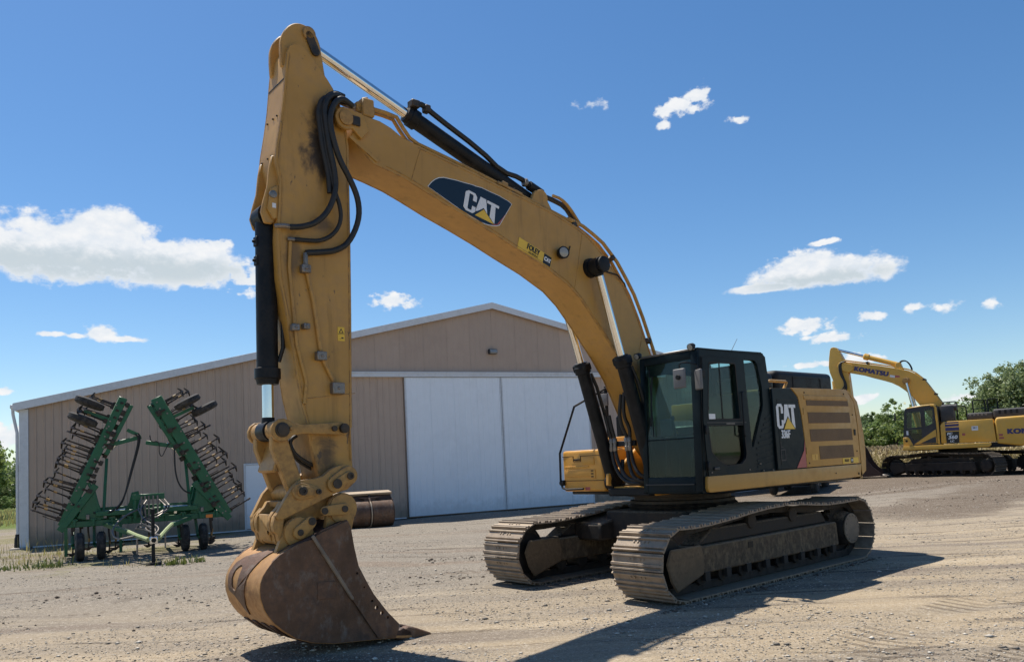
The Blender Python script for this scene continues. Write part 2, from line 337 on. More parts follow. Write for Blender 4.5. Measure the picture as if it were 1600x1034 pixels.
def stained_yellow():
    m = YEL.copy(); m.name = 'yellow_paint_with_grease'; t = m.node_tree; k = NT.__new__(NT); k.t = t
    p = [n for n in t.nodes if n.type == 'BSDF_PRINCIPLED'][0]; old = p.inputs['Base Color'].links[0].from_socket
    tc = k.n('ShaderNodeTexCoord').outputs['Object']; n1 = k.noise(tc, 2.2, 8, .68, .6); n2 = k.noise(k.scale(tc, (1, 1, .35)), 9, 7, .7)
    def spot(x, z, rx, rz, gain):
        q = k.n('ShaderNodeMapping', vector_type='TEXTURE'); k.put(q.inputs[0], tc); q.inputs['Location'].default_value = (x, 0, z); q.inputs['Scale'].default_value = (rx, 50, rz)
        ln = k.n('ShaderNodeVectorMath', operation='LENGTH'); k.put(ln.inputs[0], q.outputs[0])
        v = k.m('ADD', k.m('SUBTRACT', 1, ln.outputs['Value']), k.m('MULTIPLY', k.m('SUBTRACT', n1, .5), 3.0))
        return k.m('MULTIPLY', k.ss(v, .05, .8), gain)
    s = k.m('MAXIMUM', spot(6.13, 5.30, .26, .42, .95), k.m('MAXIMUM', spot(6.02, 5.62, .18, .30, .9), k.m('MAXIMUM', spot(6.05, 4.42, .22, .12, .6), k.m('MAXIMUM', spot(6.42, 4.05, .12, .35, .55), spot(6.1, 1.95, .2, .35, .8)))))
    c = k.mix(s, old, (.022, .018, .016))
    c = k.mix(k.m('MULTIPLY', k.ss(n2, .625, .67), .8), c, (.05, .04, .034))
    k.put(p.inputs['Base Color'], c); MATS[m.name] = m; return m
YEL_STICK = stained_yellow()

# ---------------------------------------------------------------- geometry helpers
class MB:
    """collects shapes in one bmesh; build() links them as ONE mesh object"""
    def __init__(s): s.bm = bmesh.new()
    def mesh(s, vs_, fs):
        v = [s.bm.verts.new(Vector(p)) for p in vs_]; out = []
        for f in fs:
            try: out.append(s.bm.faces.new([v[i] for i in f]))
            except ValueError: pass
        return s
    def box(s, x0, x1, y0, y1, z0, z1, M=None):
        P = [Vector((x, y, z)) for z in (z0, z1) for y in (y0, y1) for x in (x0, x1)]
        if M is not None: P = [M @ p for p in P]
        return s.mesh(P, [(0, 2, 3, 1), (4, 5, 7, 6), (0, 1, 5, 4), (2, 6, 7, 3), (0, 4, 6, 2), (1, 3, 7, 5)])
    def prism(s, poly, lo, hi, axis='y', M=None, rev=False):
        n = len(poly)
        def pt(p, h):
            q = {'y': (p[0], h, p[1]), 'x': (h, p[0], p[1]), 'z': (p[0], p[1], h)}[axis]
            return M @ Vector(q) if M is not None else Vector(q)
        P = [pt(p, lo) for p in poly] + [pt(p, hi) for p in poly]
        F = [tuple(range(n))[::-1], tuple(range(n, 2 * n))] + [(i, (i + 1) % n, n + (i + 1) % n, n + i) for i in range(n)]
        return s.mesh(P, F)
    def bar(s, p, q, w, h, up=(0, 0, 1)):
        p, q = Vector(p), Vector(q); d = (q - p); L = d.length; d.normalize()
        u = Vector(up); sd = d.cross(u)
        if sd.length < 1e-4: sd = d.cross(Vector((1, 0, 0)))
        sd.normalize(); u = sd.cross(d)
        M = Matrix((( *d, 0), (*sd, 0), (*u, 0), (0, 0, 0, 1))).transposed(); M.translation = p
        return s.box(0, L, -w / 2, w / 2, -h / 2, h / 2, M)
    def tube(s, pts, r, n=8, caps=True, smooth_path=0):
        pts = [Vector(p) for p in pts]
        if smooth_path:
            for _ in range(smooth_path):
                q = [pts[0]]
                for a, b in zip(pts, pts[1:]): q += [a * .75 + b * .25, a * .25 + b * .75]
                pts = q + [pts[-1]]
        rs = r if isinstance(r, (list, tuple)) else [r] * len(pts)
        d0 = (pts[1] - pts[0]).normalized()
        u = d0.cross(Vector((.31, .17, .93)));
        if u.length < 1e-3: u = d0.cross(Vector((1, 0, 0)))
        u.normalize(); rings = []
        for i, p in enumerate(pts):
            a = pts[max(0, i - 1)]; b = pts[min(len(pts) - 1, i + 1)]; d = (b - a).normalized()
            u = (u - d * u.dot(d)).normalized(); w = d.cross(u)
            rings.append([s.bm.verts.new(p + (u * math.cos(2 * PI * j / n) + w * math.sin(2 * PI * j / n)) * rs[i]) for j in range(n)])
        for A, B in zip(rings, rings[1:]):
            for j in range(n): s.bm.faces.new((A[j], A[(j + 1) % n], B[(j + 1) % n], B[j]))
        if caps:
            s.bm.faces.new(rings[0][::-1]); s.bm.faces.new(rings[-1])
        return s
    def cyl(s, p, q, r, r2=None, n=20): return s.tube([p, q], [r, r if r2 is None else r2], n)
    def lathe(s, c, axis, prof, n=24):
        """prof: (distance along axis, radius)"""
        c = Vector(c); d = Vector(axis).normalized(); u = d.cross(Vector((.3, .2, .9)) if abs(d.z) < .9 else Vector((1, 0, 0))).normalized(); w = d.cross(u)
        rings = [[s.bm.verts.new(c + d * h + (u * math.cos(2 * PI * j / n) + w * math.sin(2 * PI * j / n)) * max(r, 1e-4)) for j in range(n)] for h, r in prof]
        for A, B in zip(rings, rings[1:]):
            for j in range(n): s.bm.faces.new((A[j], A[(j + 1) % n], B[(j + 1) % n], B[j]))
        s.bm.faces.new(rings[0][::-1]); s.bm.faces.new(rings[-1])
        return s
    def data(s, name, mat, bevel=0., seg=1, smooth=38):
        bmesh.ops.remove_doubles(s.bm, verts=s.bm.verts, dist=1e-5)
        bmesh.ops.recalc_face_normals(s.bm, faces=s.bm.faces)
        if bevel:
            es = [e for e in s.bm.edges if len(e.link_faces) == 2 and e.calc_face_angle(0) > R(32)]
            bmesh.ops.bevel(s.bm, geom=es, offset=bevel, segments=seg, affect='EDGES', clamp_overlap=True, profile=.6)
        me = bpy.data.meshes.new(name); s.bm.to_mesh(me); s.bm.free()
        me.materials.append(mat)
        for p in me.polygons: p.use_smooth = True
        me.set_sharp_from_angle(angle=R(smooth))
        return me
    def build(s, name, mat, parent=None, bevel=0., seg=1, smooth=38, loc=None, rot=None):
        return link(name, s.data(name, mat, bevel, seg, smooth), parent, loc, rot)
def link(name, me, parent=None, loc=None, rot=None):
    o = bpy.data.objects.new(name, me); col.objects.link(o)
    if parent is not None: o.parent = parent
    if loc is not None: o.location = loc
    if rot is not None: o.rotation_euler = rot
    return o
def empty(name, loc, rz=0., label=None, cat=None, group=None):
    o = bpy.data.objects.new(name, None); col.objects.link(o); o.empty_display_size = .2
    o.location = loc; o.rotation_euler = (0, 0, rz); tag(o, label, cat, group); return o
def tag(o, label=None, cat=None, group=None, kind=None):
    for k_, v in (('label', label), ('category', cat), ('group', group), ('kind', kind)):
        if v: o[k_] = v
    return o
def curve_mesh(name, outline, holes=(), thick=.01, mat=None, M=None):
    """flat plate with holes in its own XY plane, placed by M; thickness centred"""
    cu = bpy.data.curves.new(name, 'CURVE'); cu.dimensions = '2D'; cu.fill_mode = 'BOTH'; cu.extrude = thick / 2
    for poly in [outline, *holes]:
        sp = cu.splines.new('POLY'); sp.points.add(len(poly) - 1); sp.use_cyclic_u = True
        for p, q in zip(sp.points, poly): p.co = (q[0], q[1], 0, 1)
    o = bpy.data.objects.new('tmp', cu); col.objects.link(o)
    me = bpy.data.meshes.new_from_object(o.evaluated_get(bpy.context.evaluated_depsgraph_get()))
    bpy.data.objects.remove(o); bpy.data.curves.remove(cu)
    if M is not None:
        me.transform(M)
        if M.determinant() < 0: me.flip_normals()
    me.name = name; me.materials.clear(); me.materials.append(mat)
    return me
def XZ(y):    # plate plane: local x -> x, local y -> z, facing +y
    return Matrix(((1, 0, 0, 0), (0, 0, 1, y), (0, 1, 0, 0), (0, 0, 0, 1)))
def YZ(x):    # local x -> y, local y -> z, facing x
    return Matrix(((0, 0, 1, x), (1, 0, 0, 0), (0, 1, 0, 0), (0, 0, 0, 1)))
def circ(cx, cy, r, n=20, a0=0., a1=2 * PI):
    full = abs(a1 - a0 - 2 * PI) < 1e-6
    return [(cx + r * math.cos(a0 + (a1 - a0) * i / (n if full else n - 1)), cy + r * math.sin(a0 + (a1 - a0) * i / (n if full else n - 1))) for i in range(n)]
def rrect(x0, x1, y0, y1, r, n=5):
    o = []
    for cx, cy, a in ((x1 - r, y1 - r, 0), (x0 + r, y1 - r, PI / 2), (x0 + r, y0 + r, PI), (x1 - r, y0 + r, 3 * PI / 2)): o += circ(cx, cy, r, n, a, a + PI / 2)
    return o
def chaikin(p, k=1, closed=True):
    for _ in range(k):
        q = []
        for i in range(len(p) if closed else len(p) - 1):
            a, b = p[i], p[(i + 1) % len(p)]
            q += [(a[0] * .75 + b[0] * .25, a[1] * .75 + b[1] * .25), (a[0] * .25 + b[0] * .75, a[1] * .25 + b[1] * .75)]
        p = q if closed else [p[0]] + q + [p[-1]]
    return p
def hull(c1, r1, c2, r2, n=10):
    a = math.atan2(c2[1] - c1[1], c2[0] - c1[0])
    return circ(*c2, r2, n, a - PI / 2, a + PI / 2) + circ(*c1, r1, n, a + PI / 2, a + 3 * PI / 2)
def text_mesh(name, txt, mat, size=1., bold=.02, width=1., thick=.004, shear=0., mirror=False):
    cu = bpy.data.curves.new(name, 'FONT'); cu.body = txt; cu.size = size; cu.extrude = thick / 2; cu.shear = shear
    cu.align_x = 'CENTER'; cu.align_y = 'CENTER'; cu.resolution_u = 4; cu.space_character = 1 + bold / size * .9
    o = bpy.data.objects.new('tmp', cu); col.objects.link(o)
    src = bpy.data.meshes.new_from_object(o.evaluated_get(bpy.context.evaluated_depsgraph_get()))
    bpy.data.objects.remove(o); bpy.data.curves.remove(cu)
    bm = bmesh.new()
    for i, (dx, dy) in enumerate(((-1, -.6), (1, -.6), (-1, .6), (1, .6), (0, 0)) if bold > .0015 else ((0, 0),)):     # a heavier face: the letter laid over itself, each layer a hair proud
        n0 = len(bm.verts); bm.from_mesh(src); bm.verts.ensure_lookup_table()
        for v in list(bm.verts)[n0:]: v.co.x = v.co.x * width + dx * bold; v.co.y += dy * bold; v.co.z += i * .00035
    me = bpy.data.meshes.new(name); bm.to_mesh(me); bm.free(); bpy.data.meshes.remove(src)
    me.materials.append(mat); return me
def side_text(parent, txt, mat, x, z, y, size, bold=.02, width=1., ang=0., shear=0., name='lettering'):
    """lettering on a face turned to +y (seen from +y, +x is on the left)"""
    me = text_mesh(name, txt, mat, size, bold, width, .004, shear)
    M = Matrix(((-1, 0, 0, x), (0, 0, 1, y), (0, 1, 0, z), (0, 0, 0, 1))) @ Matrix.Rotation(ang, 4, 'Z')
    me.transform(M); return link(name, me, parent)

# ---------------------------------------------------------------- the ground
def sstep(v, a, b):
    t = np.clip((np.asarray(v, float) - a) / (b - a), 0, 1); return t * t * (3 - 2 * t)
_ph = rng.uniform(0, 2 * PI, 40); _fx = rng.normal(0, 1, 40); _fy = rng.normal(0, 1, 40)
def ground_h(x, y):
    x = np.asarray(x, float); y = np.asarray(y, float)
    r = np.hypot(x, y)
    h = np.zeros_like(x)
    for i in range(20):
        w = .25 + 1.6 * i / 20
        h += np.sin(_fx[i] * w * x + _fy[i] * w * y + _ph[i]) * .006
    h = h - .012
    # flat where the machine and the shed stand
    h *= 1 - .75 * np.exp(-(((x - 2) / 4.5) ** 2 + ((y - 11) / 3.5) ** 2))
    h *= sstep(r, .5, 3)
    h += .30 * sstep(x, 8, 17) * sstep(y, 15, 29)
    h += .05 * np.exp(-(((x + 2.5) / 1.1) ** 2 + ((y - 8.1) / 1.0) ** 2))
    # spoil heaps at the edge of the churned ground
    for cx, cy, a, sx, sy in ((15.5, 26.8, .10, 2.6, .5), (18.5, 29.5, .09, 2.5, .7), (13.2, 22.6, .07, 1.6, .35), (-13.5, 19.2, .05, 2.2, .8), (-15.6, 21.4, .22, .9, 1.2), (-17.2, 20.2, .20, 1.2, .8)):
        h += a * np.exp(-(((x - cx) / sx) ** 2 + ((y - cy) / sy) ** 2)) * (1 + .35 * np.sin(7 * x + 3 * y) * np.sin(5 * y - 2 * x))
    # ruts
    for ox, oy, ang, wd, dep, L0, L1 in ((-5.4, 12.2, .47, .2, .035, -5, 8), (-6.2, 13.4, .47, .2, .03, -5, 7), (-4.4, 10.4, .47, .25, .03, -5, 4), (2.6, 6.75, .68, .3, .03, -4, 10), (4.7, 6.9, .68, .3, .03, -4, 10)):
        c, s = math.cos(ang), math.sin(ang); a = (x - ox) * c + (y - oy) * s; b = -(x - ox) * s + (y - oy) * c
        h -= dep * np.exp(-(b / wd) ** 2) * sstep(a, L0, L0 + 2) * (1 - sstep(a, L1 - 2, L1))
    return h
def gz(x, y): return float(ground_h(x, y))
def build_ground():
    nr, na = 150, 280
    rr = np.concatenate([[0.], .6 * (4000 / .6) ** (np.linspace(0, 1, nr) ** 1.15)])
    an = np.linspace(0, 2 * PI, na, endpoint=False)
    X = (rr[1:, None] * np.sin(an)).ravel(); Y = (rr[1:, None] * np.cos(an)).ravel()
    X = np.concatenate([[0], X]); Y = np.concatenate([[0], Y]); Z = ground_h(X, Y)
    F = [(0, 1 + (j + 1) % na, 1 + j) for j in range(na)]
    for i in range(nr - 1):
        a = 1 + i * na; b = a + na
        F += [(a + j, a + (j + 1) % na, b + (j + 1) % na, b + j) for j in range(na)]
    me = bpy.data.meshes.new('ground'); me.from_pydata(np.stack([X, Y, Z], 1).tolist(), [], F); me.materials.append(GROUND)
    for p in me.polygons: p.use_smooth = True
    me.update(); o = link('ground', me)
    if me.polygons[5].normal.z < 0: me.flip_normals()
    tag(o, kind='structure')
build_ground()

# ---------------------------------------------------------------- the steel shed
BYAW = .4344
def build_shed():
    S = empty('steel_shed', (-14.69, 23.08, 0), BYAW, 'taupe steel shed with low gable roof and white sliding doors', 'shed')
    W, PK, EV, HD = 30.96, 15.48, 4.22, 5.09
    pitch = (7.86 - EV) / PK
    roofz = lambda u: EV + pitch * (PK - abs(u - PK))
    # core of the wall, sides and back, a hand behind the sheeting
    mb = MB()
    mb.prism([(0.05, 0), (W - .05, 0), (W - .05, roofz(0) - .1), (PK, roofz(PK) - .1), (.05, roofz(0) - .1)], .03, .15, 'y')
    mb.box(.0, .12, .16, 24, 0, EV - .06); mb.box(W - .12, W, .16, 24, 0, EV - .06)
    mb.prism([(0.05, 0), (W - .05, 0), (W - .05, roofz(0) - .1), (PK, roofz(PK) - .1), (.05, roofz(0) - .1)], 23.9, 24, 'y')
    mb.build('wall_core', WALLSTEEL, S)
    def panel(u0, u1, z0, ztop, name='siding_panel', mat=WALLSTEEL, rib=.022, pitchu=.2285, y0=0., par=None, slope=True):
        n = max(1, round((u1 - u0) / pitchu)); st = (u1 - u0) / n
        us = []
        for i in range(n):
            a = u0 + i * st
            us += [(a + .001, 0), (a + st - .075, 0), (a + st - .052, rib), (a + st - .024, rib), (a + st - .004, 0)]
        V, F = [], []
        zt = (lambda u: ztop(u)) if callable(ztop) else (lambda u: ztop)
        for u, d in us: V += [(u, y0 - d, z0), (u, y0 - d, zt(u))]
        k0 = len(V)
        V += [(u0 + .001, y0 + .028, z0), (u0 + .001, y0 + .028, zt(u0)), (us[-1][0], y0 + .028, z0), (us[-1][0], y0 + .028, zt(us[-1][0]))]
        for i in range(len(us) - 1): F.append((2 * i, 2 * i + 2, 2 * i + 3, 2 * i + 1))
        F += [(0, 1, k0 + 1, k0), (k0 - 2, k0 + 2, k0 + 3, k0 - 1)]
        F.append(tuple(2 * i + 1 for i in range(len(us))) + (k0 + 3, k0 + 1))
        m = MB(); m.mesh(V, F)
        return m.build(name, mat, par or S, smooth=20)
    H0, H1 = 8.1, 23.36
    e = .94
    us = [.205 + i * (H0 - .205) / 9 for i in range(10)]
    for a, b in zip(us, us[1:]): panel(a, b, .04, lambda u: roofz(u) - .06)
    us = [H0 + .004 + i * (11.86 - H0) / 4 for i in range(5)]
    for a, b in zip(us, us[1:]): panel(a, b, .04, HD - .0)
    us = [19.6 + i * (H1 - 19.6) / 4 for i in range(5)]
    for a, b in zip(us, us[1:]): panel(a, b, .04, HD)
    us = [H0 + i * (PK - H0) / 8 for i in range(9)] + [PK + (i + 1) * (H1 - PK) / 8 for i in range(8)]
    for a, b in zip(us, us[1:]): panel(a, b, HD + .18, lambda u: roofz(u) - .06, rib=.008)
    us = [H1 + i * (W - .3 - H1) / 8 for i in range(9)]
    for a, b in zip(us, us[1:]): panel(a, b, .04, lambda u: roofz(u) - .06)
    # door track cover above the sliding doors
    MB().box(H0 - .02, H1 + .02, -.17, .03, HD, HD + .175).box(H0 - .02, H1 + .02, -.19, -.172, HD + .135, HD + .185).build('door_track_cover', TRIM, S, .006)
    for a, b in ((11.89, 15.70), (15.725, 19.58)):
        d = MB(); d.box(a, b, -.085, -.045, .05, HD - .012); dr = d.build('sliding_door', WHITE_STEEL, S)
        st = [a + .05 + i * (b - a - .1) / 4 for i in range(5)]
        for p, q in zip(st, st[1:]): panel(p, q, .075, HD - .05, 'door_sheet', WHITE_STEEL, .010, .2285, -.115, dr)
        MB().box(a, a + .05, -.125, -.086, .05, HD - .02).box(b - .05, b, -.125, -.086, .05, HD - .02).box(a, b, -.128, -.087, .05, .075).build('door_edge_trim', TRIM, dr)
    # entrance door
    u = 6.285
    MB().box(u, u + .06, -.06, -.023, .04, 2.21).box(u + 1.0, u + 1.06, -.06, -.023, .04, 2.21).box(u + .062, u + .998, -.06, -.023, 2.15, 2.21).build('door_frame', TRIM, S, .004)
    dd = MB().box(u + .064, u + .996, -.045, -.024, .06, 2.146).build('entrance_door', WHITE_STEEL, S, .004)
    MB().cyl((u + .92, -.05, 1.02), (u + .92, -.10, 1.02), .022).lathe((u + .92, -.10, 1.02), (0, -1, 0), [(0, .018), (.01, .032), (.035, .032), (.045, .015)]).build('handle', STEEL, dd)
    # roof with overhanging fascia
    for sgn in (-1, 1):
        pts = [(PK, roofz(PK) + .0), (PK + sgn * (PK + .16), roofz(0) - pitch * .16), (PK + sgn * (PK + .16), roofz(0) - pitch * .16 + .09), (PK, roofz(PK) + .09)]
        MB().prism(pts, -.16, 24.2).build('roof_slope', ROOF, S)
        f = [(PK, roofz(PK) - .13), (PK + sgn * (PK + .18), roofz(0) - pitch * .18 - .13), (PK + sgn * (PK + .18), roofz(0) - pitch * .18 + .11), (PK, roofz(PK) + .11)]
        MB().prism(f, -.20, -.163).build('fascia_trim', TRIM, S, .004)
    MB().box(-.03, .20, -.04, .005, .03, EV - .1).box(-.045, -.0, .006, .3, .03, EV - .1).build('corner_trim', TRIM, S, .004)
    MB().box(W - .295, W + .03, -.04, .005, .03, EV - .1).build('corner_trim', TRIM, S, .004)
    MB().box(.3, 11.8, -.03, .02, .0, .038).build('base_trim', TRIM, S)
    MB().box(19.6, W - .3, -.03, .02, .0, .038).build('base_trim', TRIM, S)
    # gutter with downspout on the left corner
    MB().box(-.26, -.16, -.1, 24, EV - .08, EV + .03).build('gutter', TRIM, S, .01)
    d = MB(); d.tube([(-.21, .05, EV - .08), (-.20, .05, EV - .25), (-.10, .06, EV - .8), (-.09, .06, .35)], .045, 8); dsp = d.build('downspout', TRIM, S)
    MB().lathe((-.10, .06, .0), (0, 0, 1), [(0, .07), (.05, .085), (.32, .075), (.34, .06), (.42, .055), (.43, .03)], 14).build('downspout_boot', RUBBER, dsp)
    # lamp in the gable
    l = MB().box(15.28, 15.62, -.16, -.01, 5.98, 6.17).build('wall_lamp', KDARK, S, .02)
    MB().prism([(-.165, 5.985), (-.235, 6.03), (-.165, 6.15)], 15.31, 15.59, 'x').build('lamp_lens', LAMPGLASS, l)
    MB().box(-.25, .25, -.3, .25, -.15, .035).build('corner_footing', CONC, S, .02)
build_shed()

# ---------------------------------------------------------------- spare bucket lying by the shed doors
def build_spare_bucket():
    c, s = math.cos(BYAW), math.sin(BYAW); bx, by = 9.52, -2.75
    x, y = -14.69 + c * bx - s * by, 23.08 + s * bx + c * by
    B = empty('spare_bucket', (x, y, gz(x, y)), BYAW, 'rusty wide digging bucket lying on the gravel beside the sliding doors', 'excavator bucket')
    prof = circ(0, .44, .44, 20, PI * .50, PI * 1.9)      # y, z of the rounded back, camera side is -y
    inner = [(p[0] * .93, .44 + (p[1] - .44) * .93) for p in prof]
    MB().prism(prof + inner[::-1], -.95, .17, 'x').build('shell', RUST, B, .012)
    MB().prism(prof + inner[::-1], .27, .95, 'x').build('shell', RUST, B, .012)
    MB().prism([(p[0] * .94, .44 + (p[1] - .44) * .94) for p in prof] + inner[::-1], .165, .275, 'x').build('groove_plate', RUST_DARK, B)
    for sx in (-.95, .92):
        MB().prism(prof + [(.62, .75), (.30, 1.0), (-.25, .86)], sx, sx + .03, 'x').build('side_plate', RUST_DARK, B, .006)
    MB().prism([(-.10, .86), (-.02, 1.02), (.02, 1.02), (-.04, .84)], -.94, .94, 'x').build('back_plate', RUST_DARK, B, .005)
    MB().prism([(-.08, 1.0), (-.12, 1.07), (.30, 1.13), (.32, 1.07)], -.97, .97, 'x').build('top_flange', PALE_STEEL, B, .008)
    for cx in (.22,):
        g = [(-.36, .66), (-.11, 1.02), (-.03, 1.02), (-.1, .8)]
        MB().prism(g, cx - .03, cx + .03, 'x').build('gusset', RUST_DARK, B, .006)
        for sg in (-1, 1):
            MB().prism([(cx + sg * .03, .94), (cx + sg * .34, .95), (cx + sg * .20, .90), (cx + sg * .12, .80), (cx + sg * .09, .76), (cx + sg * .03, .72)], -.17, -.10, 'y').build('web_plate', RUST_DARK, B, .004)
        MB().prism([(p[0] * 1.03, .44 + (p[1] - .44) * 1.04) for p in prof[2:17]] + [(p[0] - .0, p[1]) for p in prof[2:17]][::-1], cx - .018, cx + .018, 'x').build('wear_strap', PALE_STEEL, B)
build_spare_bucket()

# ---------------------------------------------------------------- pickup behind the big excavator
def build_truck():
    fx = Vector((.47, .88, 0)).normalized(); ang = math.atan2(fx.y, fx.x)
    near = Vector((10.69, 30.05, 0))
    T = empty('pickup_truck', (near.x, near.y, gz(near.x, near.y)), ang, 'dark pickup truck parked behind the big excavator, only its wheels showing', 'truck')
    b = MB(); b.box(-1.0, 4.3, -.86, .86, .52, .95); b.box(-1.0, 1.5, -.9, .9, .9, 1.25).box(3.0, 4.35, -.86, .86, .9, 1.15)
    b.prism([(1.5, .9), (1.55, 1.7), (1.75, 1.82), (2.5, 1.8), (3.15, 1.12), (3.1, .9)], -.82, .82); b.build('body', TRUCKPAINT, T, .06, 2)
    MB().box(-1.12, -1.0, -.85, .85, .5, .68).build('bumper', STEEL, T, .03)
    MB().prism([(1.62, 1.25), (1.68, 1.66), (2.4, 1.66), (2.85, 1.25)], -.829, .829).build('window', GLASS_DARK, T)
    MB().box(-.7, 4, -.4, .4, .38, .5).cyl((0, -.7, .39), (0, .7, .39), .06).cyl((3.35, -.7, .39), (3.35, .7, .39), .06).build('chassis', BLACK, T)
    for wx in (0, 3.35):
        for sy in (-1, 1):
            w = MB().lathe((wx, sy * .62, .39), (0, sy, 0), [(0, .28), (.02, .36), (.06, .39), (.2, .39), (.25, .36), (.27, .26)], 24).build('wheel', TYRE, T)
            MB().lathe((wx, sy * .62, .39), (0, sy, 0), [(.22, .24), (.272, .24), (.25, .1), (.28, .08)], 20).build('rim', STEEL, w)
build_truck()

# ---------------------------------------------------------------- crawler tracks (shared by both excavators)
def resample(path, n):
    P = np.array(path + [path[0]], float); seg = np.hypot(*np.diff(P, axis=0).T); cum = np.concatenate([[0], np.cumsum(seg)])
    out = []
    for i in range(n):
        s = (i + .37) * cum[-1] / n
        x, z = np.interp(s, cum, P[:, 0]), np.interp(s, cum, P[:, 1])
        e = cum[-1] / n * .45
        a = [np.interp((s - e) % cum[-1], cum, P[:, q]) for q in (0, 1)]; b = [np.interp((s + e) % cum[-1], cum, P[:, q]) for q in (0, 1)]
        t = np.array(b) - np.array(a); t /= np.hypot(*t)
        out.append((x, z, t[0], t[1]))
    return out, cum[-1] / n
def shoe_mesh(pitch, width, mat):
    h = pitch / 2
    p = [(-h * .95, .0), (h * .97, .0), (h * .97, .012), (h * .78, .018), (h * .72, .044), (h * .58, .044), (h * .50, .018), (-.012, .018), (-.022, .042), (-.050, .042), (-.062, .018), (-h * .70, .018), (-h * .78, .05), (-h * .95, .05)]
    m = MB(); m.prism(p, -width / 2, width / 2)
    for y in (-.11, -.05, .05, .11):
        m.cyl((.03, y, .018), (.03, y, .03), .014, n=6)
    return m.data('track_shoe', mat, smooth=30)
def make_track(parent, path, n, width, y0, sgn, M, rot=0., full=True, loc=None, dims=None):
    pts, pitch = resample(path, n)
    ch = MB()
    for x, z, tx, tz in pts:                       # path runs so that outward normal = (tz, -tx) rotated
        nx, nz = tz, -tx
        for dy in (-.10, .10):
            mtx = Matrix(((tx, 0, nx, x - nx * .055), (0, 1, 0, y0 + dy), (tz, 0, nz, z - nz * .055), (0, 0, 0, 1)))
            ch.box(-pitch * .56, pitch * .56, -.022, .022, -.05, .045, mtx)
    T = ch.build('crawler_track', M['chain'], parent, loc=loc, rot=(0, 0, rot))
    sm = M['shoe_mesh']
    for x, z, tx, tz in pts:
        nx, nz = tz, -tx
        o = link('track_shoe', sm, T)
        o.matrix_local = Matrix(((tx, 0, nx, x), (0, -1, 0, y0 + random.uniform(-.003, .003)), (tz, 0, nz, z), (0, 0, 0, 1)))
    fx, fz, fr, rx, rz, rr, zl, zh = dims          # idler, sprocket, roller/frame levels
    yo, yi = y0 + sgn * .235, y0 - sgn * .23
    lo, hi = min(yo, yi), max(yo, yi)
    f = MB(); f.prism([(fx - .52, zl + .34), (rx + .46, zl + .36), (rx + .42, zl), (fx - .50, zl)], lo, hi)
    MB().prism([(fx - .56, zl + .342), (rx + .6, zl + .362), (rx + .75, zl + .54), (fx - .9, zl + .54)], lo + .10, hi - .08).build('frame_top', M['roller'], T, .02)
    fr_o = f.build('track_frame', M['frame'], T, .02)
    MB().box(.50, .62, yo - .004, yo + .004, zl + .13, zl + .23) if False else None
    hb = MB().box(.505, .615, *(sorted((yo + sgn * .001, yo + sgn * .006))), zl + .22, zl + .30); hb.build('frame_opening', BLACK, fr_o)
    # guard round the idler
    g = [(fx + .10, fz + .17), (fx - .52, fz + .17), (fx - .555, fz - .01), (fx - .53, fz - .20), (fx + .02, fz - .36), (fx + .12, fz - .22), (fx + .19, fz)]
    for yy in ((yo, yo + sgn * .035), (yi - sgn * .035, yi)):
        MB().prism(g, min(yy), max(yy)).build('idler_guard', M['guard'], T, .02)
    MB().lathe((fx, y0 - .12, fz), (0, 1, 0), [(0, fr * .62), (.04, fr - .13), (.09, fr - .13), (.10, fr - .08), (.14, fr - .08), (.15, fr - .13), (.20, fr - .13), (.24, fr * .62)], 28).build('idler', M['chain'], T)
    sp = MB()
    for i in range(21):
        a = 2 * PI * i / 21
        sp.prism([(rx + (rr - .14) * math.cos(a + d), rz + (rr - .14) * math.sin(a + d)) for d in (-.09, .09)] + [(rx + (rr - .065) * math.cos(a + d), rz + (rr - .065) * math.sin(a + d)) for d in (.04, -.04)], y0 - .035, y0 + .035)
    sp.lathe((rx, y0 - .04, rz), (0, 1, 0), [(0, rr - .13), (.08, rr - .13)], 28)
    sp.build('sprocket', M['chain'], T)
    fd = MB().lathe((rx, y0 - sgn * .25, rz), (0, sgn, 0), [(0, .26), (.36, .27), (.42, .255), (.46, .24), (.49, .10)], 30).build('final_drive', M['chain'], T)
    dc = MB(); dc.lathe((rx, y0 + sgn * .225, rz), (0, sgn, 0), [(0, .235), (.018, .235), (.022, .225)], 30)
    for i in range(14):
        a = 2 * PI * i / 14; dc.cyl((rx + .2 * math.cos(a), y0 + sgn * .245, rz + .2 * math.sin(a)), (rx + .2 * math.cos(a), y0 + sgn * .258, rz + .2 * math.sin(a)), .012, n=6)
    dc.build('drive_cover', M['cover'], fd)
    nroll = 8
    for i in range(nroll):
        x = fx - .62 - i * ((fx - rx) - 1.24) / (nroll - 1)
        MB().lathe((x, y0 - .17, zl - .05), (0, 1, 0), [(0, .08), (.01, .105), (.05, .105), (.06, .085), (.28, .085), (.29, .105), (.33, .105), (.34, .08)], 14).box(x - .05, x + .05, yo - sgn * .01 - .03, yo - sgn * .01 + .03, zl - .09, zl + .02).build('track_roller', M['roller'], T)
    for x in (dims[0] * .18, -dims[0] * .3):
        MB().lathe((x, y0 - .19, zh - .17), (0, 1, 0), [(0, .09), (.02, .095), (.10, .095), (.11, .08), (.30, .08), (.31, .10), (.37, .10), (.38, .07)], 18).bar((x, y0, zl + .40), (x, y0, zh - .2), .1, .12, (1, 0, 0)).build('carrier_roller', M['roller'], T)
    return T

